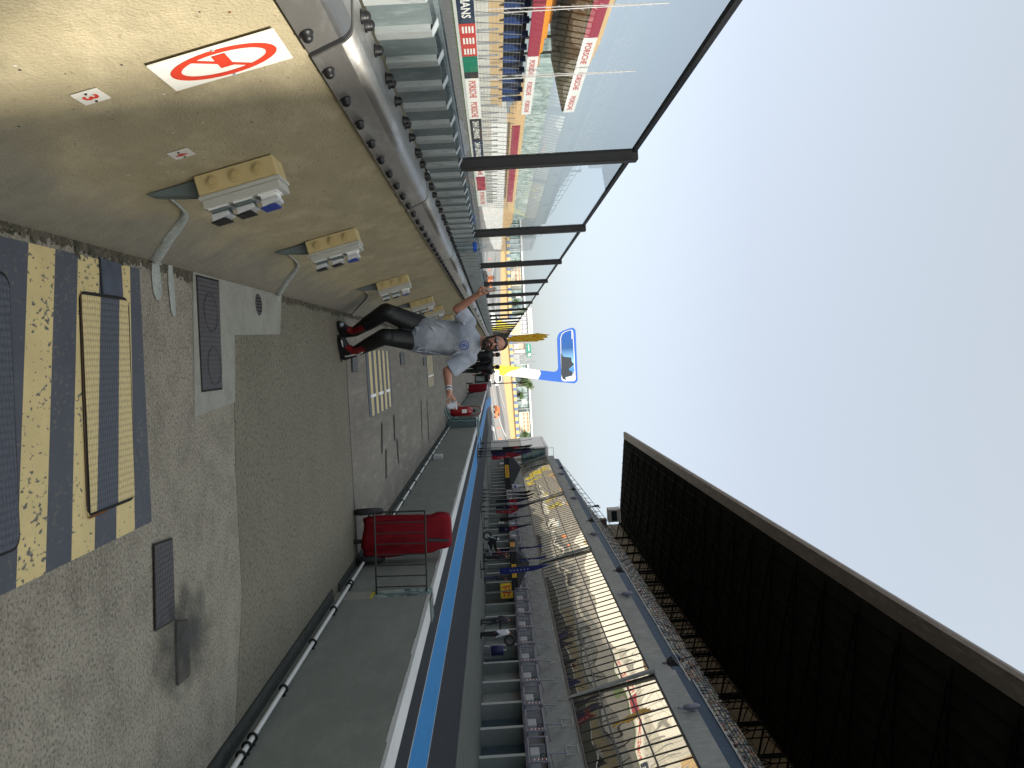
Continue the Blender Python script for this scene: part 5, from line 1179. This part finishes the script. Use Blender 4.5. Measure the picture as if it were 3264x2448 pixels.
# ---- tall blue sign
Zs=Z((1450,950),.20371);SD=188.
def S(x,y,o=0):p=P_y(*Zs(x,y),SD);return Vector((p.x,SD+o,p.z))
bs=thing('advertising_sign','tall hooked blue sign with framed screen and yellow foot by the pit exit','sign',S(690,1120))
SB=mat('sign_blue',(.04,.13,.50),.45,.04,.5);SY=mat('sign_yellow',(.72,.60,.06),.5,.04,.5)
def arc(c,r,a0,a1,n=6):return [(c[0]+r*math.cos(R_(a0+(a1-a0)*i/n)),c[1]+r*math.sin(R_(a0+(a1-a0)*i/n))) for i in range(n+1)]
out=[(1045,1085),(1330,1130),(1555,1155)]+arc((1555,1090),62,90,0,5)+[(1600,640)]+[(1612,590),(1640,540),(1690,510),(1800,470)]+arc((1830,525),60,-90,0,5)+[(1905,900),(1920,1270)]+arc((1855,1270),65,0,90,6)+[(1500,1300),(1000,1235)]
MB().prism([S(*p) for p in out],(0,.6,0)).build('blue_body',SB,bs)
MB().prism([S(*p) for p in [(676,1046),(1045,1085),(1000,1235),(780,1212),(700,1204)]],(0,.5,0)).build('yellow_foot',SY,bs)
MB().prism([S(*p,-.04) for p in [(770,1212),(850,1150),(960,1120),(1045,1086),(1330,1131),(1345,1185),(1300,1272),(1000,1236)]],(0,.03,0)).build('white_panel',mat('sign_white',(.70,.70,.68),.5),bs)
MB().prism([S(*p) for p in [(600,1050),(676,1046),(700,1120),(620,1125)]],(0,.4,0)).build('yellow_base_block',SY,bs)
fr=[(1650,620),(1672,560),(1720,522),(1800,498)]+arc((1815,530),34,-90,0,4)+[(1872,900),(1888,1260)]+arc((1850,1262),38,0,90,5)+[(1740,1302)]+arc((1715,1255),48,90,180,5)+[(1655,900)]
MB().prism([S(*p,-.03) for p in fr],(0,.02,0)).build('white_outline',WF,bs)
def inn(p,k=.955,cx=1765,cy=900):return (cx+(p[0]-cx)*(k-.055),cy+(p[1]-cy)*(k+.02))
m=bpy.data.materials.new('printed_sky');N,L,b=nodes(m);tc=N.new('ShaderNodeTexCoord');sx=N.new('ShaderNodeSeparateXYZ');L.new(tc.outputs['Generated'],sx.inputs[0]);cr=N.new('ShaderNodeValToRGB')
for p_,c in[(0,(.02,.10,.40,1)),(.35,(.03,.16,.55,1)),(.62,(.25,.50,.75,1)),(.8,(.05,.2,.5,1)),(1,(.03,.1,.3,1))]:
    if p_ in(0,1):cr.color_ramp.elements[int(p_)].color=c
    else:e=cr.color_ramp.elements.new(p_);e.color=c
L.new(sx.outputs[0],cr.inputs[0]);L.new(cr.outputs[0],b.inputs['Base Color']);b.inputs['Roughness'].default_value=.3
MB().prism([S(*inn(p),-.05) for p in fr],(0,.015,0)).build('printed_picture',m,bs)
DK=mat('print_dark_slate',(.04,.05,.06),.5)
MB().prism([S(*p,-.07) for p in [(1664,860),(1700,920),(1822,932),(1826,990),(1862,1040),(1785,1110),(1790,1135),(1845,1155),(1835,1215),(1730,1240),(1740,1285),(1690,1270),(1668,1200)]],(0,.015,0)).build('printed_building',DK,bs)
MB().prism([S(*p,-.075) for p in [(1825,520),(1836,520),(1836,640),(1825,640)]],(0,.01,0)).build('white_print_line',WF,bs)
# ---- yellow feather banner beyond the wall
Zb=Z((1450,950),.20371);BD=68.
def Bp(x,y,o=0):p=P_y(*Zb(x,y),BD);return Vector((p.x,BD+o,p.z))
yb_=thing('feather_banner','yellow feather banner speckled with red print rising behind the man\'s head','banner',(-1.5,BD,0),None)
YB=layered('yellow_red_print',(.55,.36,.02),[((.42,.03,.01),5.5,.56,.015,(1.6,1,.8))],.7,0)
bot=Bp(820,660)
MB().prism([Bp(*p) for p in [(700,665),(830,640),(900,590),(1300,550),(1500,575),(1430,590),(1460,622),(1380,625),(1410,657),(1290,670),(1310,682),(880,686),(700,684)]],(0,.03,0)).build('fabric',YB,yb_)
MB().cyl((bot.x,BD+.06,0),Bp(1300,552,.06),.03,6).build('pole',BLACK,yb_)
# ---- yellow banners far left of the man
for i,(x0,x1,z1) in enumerate([(-6.55,-6.25,6.4),(-6.1,-5.85,6.3),(-5.55,-5.3,6.2),(-4.95,-4.5,5.7)]):
    t=thing('yellow_banner','%s tall yellow and white banner from the left, seen between the screen posts'%['first','second','third','fourth'][i],'banner',(x0,200,.5),'yellow banners down the straight')
    MB().bb(x0,x1,200,200.1,1.9,z1-1.2).build('yellow_cloth',mat('banner_yellow_cloth',(.70,.60,.08),.6),t);MB().bb(x0,x1,200,200.1,1.2,1.88).bb(x0,x1,200,200.1,z1-1.18,z1).build('white_cloth',WF,t);MB().cyl((x0-.05,200.05,.2),(x0-.05,200.05,z1),.05,5).build('pole',BLACK,t)
# ---- far vehicles
CG=mat('car_glass',(.02,.03,.035),.1,spec=.8)
def car(label,x,y,L_,Wd,Hh,col,rot=0,van=False,beacon=None,name='parked_car',cat='car'):
    z=rz(x,y) if y>135 else -.01;t=thing(name,label,cat,(0,0,0),'vehicles at the far end')
    m=mat('car_'+label.split()[0]+str(col[0]),col,.35,.03,coat=.5);h=Hh
    if van:pr=[(-L_/2,.3),(-L_/2,.95*h),(-L_/2+.15,h),(L_*.22,h),(L_*.36,h*.62),(L_/2-.05,h*.5),(L_/2,.3)]
    else:pr=[(-L_/2,.3),(-L_/2,.6*h),(-L_*.33,.66*h),(-L_*.2,h),(L_*.1,h),(L_*.25,.62*h),(L_/2-.05,.52*h),(L_/2,.3)]
    MB().prism([(a,-Wd/2,b) for a,b in pr],(0,Wd,0)).build('body',m,t,bevel=.05)
    gp=[(-L_*.05,.66*h),(-L_*.05,.93*h),(L_*.2,.93*h),(L_*.33,.64*h)] if van else [(-L_*.28,.68*h),(-L_*.19,.94*h),(L_*.09,.94*h),(L_*.21,.66*h)]
    for s in(-1,1):MB().prism([(a,s*(Wd/2+.005),b) for a,b in gp],(0,s*.01,0)).build('side_window',CG,t)
    for a in(-L_*.32,L_*.33):
        for s in(-1,1):
            MB().lathe([(0,-.1),(.2,-.1),(.32,-.09),(.32,.09),(.2,.1),(0,.1)],(a,s*(Wd/2-.08),.32),16,0,Y3.to_track_quat('Z','Y')).build('wheel',TYRE,t)
    for s in(-1,1):MB().box((L_/2-.01,s*Wd*.36,.45*h),(.06,.28,.14)).build('headlight',mat('headlight_glass',(.5,.55,.6),.1),t)
    if beacon:MB().bb(-.15,.15,-.4,.4,h+.005,h+.12).build('beacon',mat('beacon_blue',(.1,.5,.7),.2),t)
    t.location=(x,y,z);t.rotation_euler.z=R_(rot);return t
car('white rescue van with blue beacon at the end of the low wall',6.6,235,4.9,1.9,2.3,(.66,.66,.64),8,True,1,'van','van')
car('orange and white car on the run-out right of the trolleys',14.5,205,4.0,1.7,1.5,(.60,.16,.05),60)
car('orange and white car seen through the screen by the raised hand',-19,210,4.2,1.7,1.6,(.65,.22,.10),100)
car('white car with blue light between the screen posts',-9.2,190,4.2,1.7,1.5,(.62,.63,.63),80,False,1)
car('white car parked second behind the screen posts',-8.0,205,4.2,1.7,1.5,(.6,.6,.6),80)
car('white car parked third and farthest behind the screen posts',-7.3,225,4.2,1.7,1.5,(.64,.64,.62),80)
car('dark car parked on the track just behind the raised hand',-10.2,150,4.2,1.7,1.45,(.03,.03,.04),85)
for i,(x,y) in enumerate([(17.5,230),(21.5,238),(25.5,246)]):
    t=thing('traffic_cone','%s small orange cone on the far run-out from the left'%['first','second','third'][i],'cone',(x,y,rz(x,y)),'cones on the run-out')
    MB().lathe([(0,.9),(.06,.9),(.25,.08),(.4,.08),(.4,0),(0,0)],(x,y,rz(x,y)),12).build('cone_body',mat('cone_orange',(.7,.15,.05),.5),t)
# ================================================================== PIT LANE CLUTTER
Ze=Z((1480,1350),.18083);Zg=Z((1450,1600),.22604)
def feather(label,base,ztop,z0,w,col,ang,mid=None,shape='feather',prints=0):
    x,y=base;t=thing('feather_flag',label,'flag',(x,y,0),'feather flags in the pit lane');a=R_(ang-14);w=w*1.15;d=Vector((math.cos(a),math.sin(a),0));B=Vector((x,y,0));n=14
    mb=MB();mb.cyl(B,B+Z3*.28,.05,8);mb.box(B+Z3*.02,(.9,.9,.04));mb.build('weighted_base',BLACK,t)
    tip=B+Z3*ztop-d*w*.55
    pts=[B+Z3*.2,B+Z3*(ztop*.55),B+Z3*(ztop*.85)-d*w*.08,tip]
    MB().tube(pts,.018,6).build('pole',BLACK,t)
    if col is None:return t
    L_=[];R2=[]
    for i in range(n+1):
        f=i/n;z=z0+(ztop-z0)*f;ll=-w*.08*max(0,f-.6)/.25 if f>.6 else 0
        wd=w*(1 if f<.62 else max(.03,math.cos((f-.62)/.38*math.pi/2)))
        if shape=='blade':wd=w*(1.0-.93*f)
        c=.04*math.sin(f*7+x);L_.append(B+Z3*z+d*ll*1.2+d.cross(Z3)*c*.0);R2.append(B+Z3*z+d*(ll+wd)+d.cross(Z3)*c)
    nseg=n
    def strip(i0,i1,m,nm,off=0):
        mb=MB()
        for i in range(i0,i1):
            o=d.cross(Z3)*.012*(1+off)
            mb.add([L_[i]-o,R2[i]-o,R2[i+1]-o,L_[i+1]-o,L_[i]+o,R2[i]+o,R2[i+1]+o,L_[i+1]+o],[(0,1,2,3),(5,4,7,6),(1,5,6,2),(4,0,3,7)])
        mb.build(nm,m,t)
    strip(0,n,col,'fabric')
    if mid:strip(5,8,mid,'coloured_band',.3)
    if prints:
        mb=MB()
        for k in range(prints):
            f=.22+k*.5/prints;i=int(f*n);c=(L_[i]*.55+R2[i]*.45);
            for sg in(-1,1):
                o=d.cross(Z3)*.02*sg;mb.quad(c-d*w*.10+o,c+d*w*.12+o,c+d*w*.14+Z3*.05+o,c-d*w*.06+Z3*.07+o)
        mb.build('pale_print',WHITE,t)
    return t
FB=mat('flag_black',(.012,.012,.016),.7);FN=mat('flag_navy',(.015,.018,.06),.7);FR=mat('flag_red',(.40,.015,.03),.7);FBL=mat('flag_blue',(.02,.04,.26),.7);FP=mat('flag_purple',(.05,.03,.16),.7)
def zt(x,y,X):return P_x(*Ze(x,y),X).z
feather('bare black flagpole at the pit exit, leftmost of all',(7.0,65.0),zt(1150,290,7.6),1,.5,None,80)
feather('dark narrow flag second from the pit exit',(6.8,59.6),zt(1165,385,7.2),1.7,.35,FB,76,FR)
feather('plain black flag third from the pit exit',(6.9,58.2),zt(1190,415,7.3),1.2,.32,FB,78)
feather('black flag with bulging foot, fourth from the pit exit',(6.66,56.8),zt(1140,445,7.0),.9,.42,FN,74)
feather('purple and red flag fifth from the pit exit',(6.75,55.8),zt(1160,490,7.1),.95,.5,FP,73,FR)
feather('short red flag with pale print closest to the black gazebo',(6.8,54.8),zt(990,565,7.0),.95,.42,FR,72,None,'feather',5)
feather('bare black pole at the start of the second flag row',(10.6,64.4),zt(1190,1125,10.9),1,.4,None,80)
feather('black flag high on its pole, first of the second row',(10.65,62.8),zt(1210,1180,10.9),2.4,.36,FB,78)
feather('black and yellow banded flag, second of the second row',(10.67,61.4),zt(1230,1285,10.9),2.4,.36,FB,77)
feather('navy flag with red middle, third of the second row',(10.7,60.1),zt(1200,1350,10.9),1.0,.55,FN,76,FR)
feather('near black flag with red middle, fourth of the second row',(10.6,57.2),zt(1210,1400,10.9),1.0,.60,FN,75,FR,'feather',2)
feather('bright red flag with pale print in the second row',(10.65,55.8),zt(1000,1555,10.9),1.0,.55,FR,75,None,'feather',5)
zz=lambda x,y,X:P_x(*Zg(x,y),X).z
feather('slender black flag with flared foot beside the arrow board',(12.4,62.0),zz(1065,185,12.6),1.2,.55,FB,70,None,'blade')
feather('dark flag with red patch left of the motorcycle',(12.2,57.8),zz(1090,425,12.4),1.1,.85,FN,66,FR,'blade',2)
feather('blue flag behind the motorcycle, left one',(13.2,55.5),zz(1235,650,13.4),1.15,.65,FBL,70,None,'blade',4)
feather('blue flag between the gazebos, middle one',(13.6,54.0),zz(1270,765,13.8),1.9,.55,FBL,70,None,'blade',4)
feather('largest blue flag leaning over the second gazebo',(12.6,48.2),zz(1310,825,12.4),1.1,.70,FBL,66,None,'feather',6)
GZ=mat('gazebo_black',(.010,.011,.013),.75,.2,2);PY_=mat('panel_yellow',(.62,.40,.03),.5)
def gazebo(label,x,y,w,dp,z0,z1,zp,txt):
    t=thing('gazebo',label,'gazebo',(x,y,0),'black gazebos in the pit lane');a,b,c,d_=(x-w/2,y-dp/2),(x+w/2,y-dp/2),(x+w/2,y+dp/2),(x-w/2,y+dp/2);pk=Vector((x,y,zp));mb=MB()
    ps=[a,b,c,d_]
    for p,q in zip(ps,ps[1:]+ps[:1]):
        mb.quad((*p,z1),(*q,z1),pk)if False else mb.add([(*p,z1),(*q,z1),tuple(pk)],[(0,1,2)])
    mb.build('canopy',GZ,t);mb=MB();mb.bb(x-w/2,x+w/2,y-dp/2-.02,y-dp/2,z0,z1).bb(x-w/2-.02,x-w/2,y-dp/2,y+dp/2,z0,z1).bb(x+w/2,x+w/2+.02,y-dp/2,y+dp/2,z0,z1).bb(x-w/2,x+w/2,y+dp/2,y+dp/2+.02,z0,z1);mb.build('valance',GZ,t)
    for p in ps:MB().cyl((p[0],p[1],0),(p[0],p[1],z1),.03,6).build('leg',STEELP,t)
    zc=(z0+z1)/2+.0;h=(z1-z0)*.72
    MB().bb(x-w*.17,x+w*.17,y-dp/2-.035,y-dp/2-.022,zc-h/2,zc+h/2).build('sign_panel',PY_,t)
    text(txt,'lettering',BM['red'],t,(x,y-dp/2-.04,zc),(1,0,0),(0,0,1),h*.5,w*.28,.003,.02)
    MB().bb(x-w/2-.035,x-w/2-.022,y-.6,y+.6,zc-h/2,zc+h/2).build('sign_panel',PY_,t)
    text(txt,'lettering',BM['red'],t,(x-w/2-.04,y,zc),(0,-1,0),(0,0,1),h*.5,.9,.003,.02)
    return t
gazebo('large black peaked gazebo near the pit exit with a yellow name panel',12.35,88,3.9,3.9,1.78,2.35,3.6,'PIRELLI')
gazebo('black gazebo beside the parked motorcycle with yellow name panels',14.3,55.6,2.6,3.6,1.78,2.2,3.1,'PIRELLI')
# motorcycle
mc=thing('motorcycle','dark sport motorcycle parked across the pit apron by the second gazebo','motorcycle',(13,56.4,0))
def MX(x,z,o=0):return Vector((12.45+x,56.4+o,z))
for x,l in((0,'front'),(1.32,'rear')):
    mb=MB();mb.ring(MX(x,.31),.245,.065,(0,1,0),26,8);mb.build('tyre',TYRE,mc)
    mb=MB();mb.ring(MX(x,.31),.19,.018,(0,1,0),22,6)
    for i in range(5):a=i*1.2566;mb.cyl(MX(x,.31),MX(x+.18*math.cos(a),.31+.18*math.sin(a)),.014,5)
    mb.build('rim',GALV,mc)
mb=MB()
for o in(-.1,.1):mb.cyl(MX(0,.31,o),MX(.22,.88,o),.025,8)
mb.build('fork',GALV,mc)
MB().cap(MX(.28,.72),MX(.60,.45),.16,.18).cap(MX(.3,.8),MX(.8,.82),.12,.10).cap(MX(.6,.45),MX(.85,.5),.17,.12).build('fairing',GZ,mc,voxel=.02,smooth=2)
MB().cap(MX(.15,.95),MX(.33,.80),.09,.15).build('nose_fairing',GZ,mc,voxel=.02,smooth=2)
MB().prism([MX(.14,.98,-.09),MX(.30,1.12,-.07),MX(.34,.98,-.09)],(0,.18,0)).build('windscreen',JW,mc)
MB().cap(MX(.85,.82),MX(1.45,.98),.09,.05).build('tail_seat',BLACK,mc,voxel=.02,smooth=1)
MB().cyl(MX(.6,.32,-.12),MX(1.45,.52,-.16),.055,10).build('exhaust',GALV,mc)
MB().cyl(MX(.75,.36,.06),MX(1.32,.31,.06),.03,8).cyl(MX(.75,.36,-.06),MX(1.32,.31,-.06),.03,8).build('swing_arm',GALV,mc)
MB().cyl(MX(.24,.93,-.32),MX(.24,.93,.32),.016,8).build('handlebar',BLACK,mc)
# things around the garages
def gx(off,x,y,X):
    zf={'g':Zg,'r':Z((1520,1950),.09042),'7':Z((1450,1900),.36166)}[off];return P_x(*zf(x,y),X)
p=gx('r',600,1370,15.4);t=thing('blue_drum','dark blue drum with a tap standing on a trolley by the garages','drum',(p.x,p.y,0));MB().lathe([(0,.7),(.24,.7),(.26,.72),(.26,1.32),(.24,1.34),(0,1.34)],(p.x,p.y,-.2),18).build('barrel',mat('drum_blue',(.01,.015,.07),.5),t)
MB().cyl((p.x,p.y,1.14),(p.x,p.y,1.3),.04).build('tap',GALV,t);mb=MB();mb.bb(p.x-.28,p.x+.28,p.y-.28,p.y+.28,.42,.49)
for a in(-.25,.25):
    for b in(-.25,.25):mb.cyl((p.x+a,p.y+b,0),(p.x+a,p.y+b,.42),.025,6)
mb.build('stand',STEELP,t)
p=gx('g',730,1250,15.6);t=thing('yellow_board','bright yellow board with red print hanging in a garage doorway','board',p)
MB().box(p,(1.0,.06,.8)).build('panel',mat('board_yellow',(.7,.48,.03),.5),t)
mb=MB();
for a,z_,w_,h_ in((-.28,.0,.1,.5),(-.12,.18,.2,.08),(-.1,-.05,.22,.07),(.12,0,.09,.55),(.30,.12,.2,.1),(.30,-.16,.16,.09)):mb.box(p+Vector((a,-.04,z_)),(w_,.015,h_),0,Matrix.Rotation(a*.6,3,'Y'))
mb.build('red_print',BM['red'],t);MB().cyl(p+Vector((-.4,0,.4)),p+Vector((-.4,0,.9)),.012,5).cyl(p+Vector((.4,0,.4)),p+Vector((.4,0,.9)),.012,5).build('hanger',STEELP,t)
p=P_x(*Ze(930,1065),12.5);t=thing('small_pennant','small white and blue pennant hanging past the first gazebo','pennant',p)
MB().prism([p+Vector((0,0,-.5)),p+Vector((.45,0,-.42)),p+Vector((.30,0,.1)),p+Vector((.12,0,.55))],(0,.03,0)).build('cloth',JW,t);MB().box(p+Vector((.22,-.02,-.2)),(.22,.02,.2)).build('blue_print',FBL,t)
t=thing('arrow_board','pale board with a dark arrow on a garage pier','board',(16.2,66.3,1.4));p=P_x(*Z((1520,1620),.09042)(860,510),16.2)
MB().box(p+Vector((.02,0,0)),(.03,.9,.5)).build('panel',PIERL,t);MB().box(p+Vector((-.01,0,.02)),(.01,.5,.08)).prism([p+Vector((-.015,-.32,.02)),p+Vector((-.015,-.15,.2)),p+Vector((-.015,-.15,-.16))],(.01,0,0)).build('arrow',BLACK,t)
# ---- control tower at the end
ct=thing('control_tower','glazed control tower with white frame at the far end of the pits','building',(18,128,0))
MB().bb(14.3,26,123,136,0,2.7).build('ground_floor',mat('tower_grey',(.34,.35,.34),.8,.1),ct)
mb=MB()
for i in range(14):mb.bb(14.0+i*.75,14.22+i*.75,122.3,122.6,1.2,4.45)
mb.build('white_columns',WF,ct)
MB().bb(14.2,26,122.7,136,2.71,4.55).build('louvre_floor',mat('tower_beige',(.50,.46,.38),.7,.1),ct)
TGL=mirrorglass('tower_glazing',(.12,.22,.22),.01,.3,.35,(.8,.95,.95))
MB().bb(14.5,26,122.3,136,4.6,8.0).build('glazing',TGL,ct)
mb=MB()
for i in range(8):mb.bb(14.5+i*1.25,14.58+i*1.25,122.2,122.29,4.6,8.0)
for z in(5.9,7.4):mb.bb(14.5,26,122.2,122.29,z,z+.07)
mb.build('mullions',MULL,ct)
MB().bb(14.1,26.2,122.0,136.2,8.02,8.5).bb(14.1,14.45,122.0,136.2,4.56,8.0).build('white_frame',WF,ct,bevel=.12)
mb=MB()
for i in range(8):mb.cyl((14.5+i*1.4,122.6,8.5),(14.5+i*1.4,122.6,9.3),.03,5)
mb.cyl((14.5,122.6,9.3),(25,122.6,9.3),.03,5);mb.cyl((17.2,123,8.5),(17.2,123,9.9),.04,5);mb.build('roof_railing',STEELP,ct)
# camera hut and cables on the stand end
hu_=thing('commentary_hut','small pale hut with dark window under the far end of the roof','hut',(24,118.,15.5))
MB().bb(23.2,25.0,117,119,16.3,17.9).build('cabin',mat('hut_pale',(.4,.4,.38),.7),hu_,bevel=.04);MB().bb(23.4,24.8,116.93,116.99,16.7,17.5).build('window',CG,hu_);MB().bb(23.1,25.1,116.9,119.1,17.92,18.0).build('hut_roof',WF,hu_)
ra=thing('terrace_railing','thin railing stepping up the far end of the grandstand against the sky','railing',(20,119,9));mb=MB()
for i in range(16):x,z=step(i);mb.cyl((x,118.9,z),(x,118.9,z+1.2),.035,5)
a_=step(0);b_=step(15);mb.cyl((a_[0],118.9,a_[1]+1.2),(b_[0],118.9,b_[1]+1.2),.04,5);mb.cyl((a_[0],118.9,a_[1]+.6),(b_[0],118.9,b_[1]+.6),.03,5);mb.build('rails',STEELP,ra)

rig0['label']='nearest grey steel fuel rig over the garages, cut by the photo edge'
# second stand and sheds farther along the far side of the track
l2=thing('trackside_grandstand','farther low orange and white stand past the end of the big one','grandstand',(-42,170,0))
MB().bb(-50,-36,132,290,0,5.5).build('base',WF,l2)
mb=MB()
for i in range(7):mb.bb(-37-i*1.2-1.2,-37-i*1.2,134,286,5.5+i*.6,6.1+i*.6)
mb.build('tiers',LT,l2);MB().bb(-36.2,-36,134,200,6.3,7.6).build('fascia',BM['wine'],l2);MB().bb(-50,-46,132,290,9.8,14).build('rear_glazing',TG,l2)
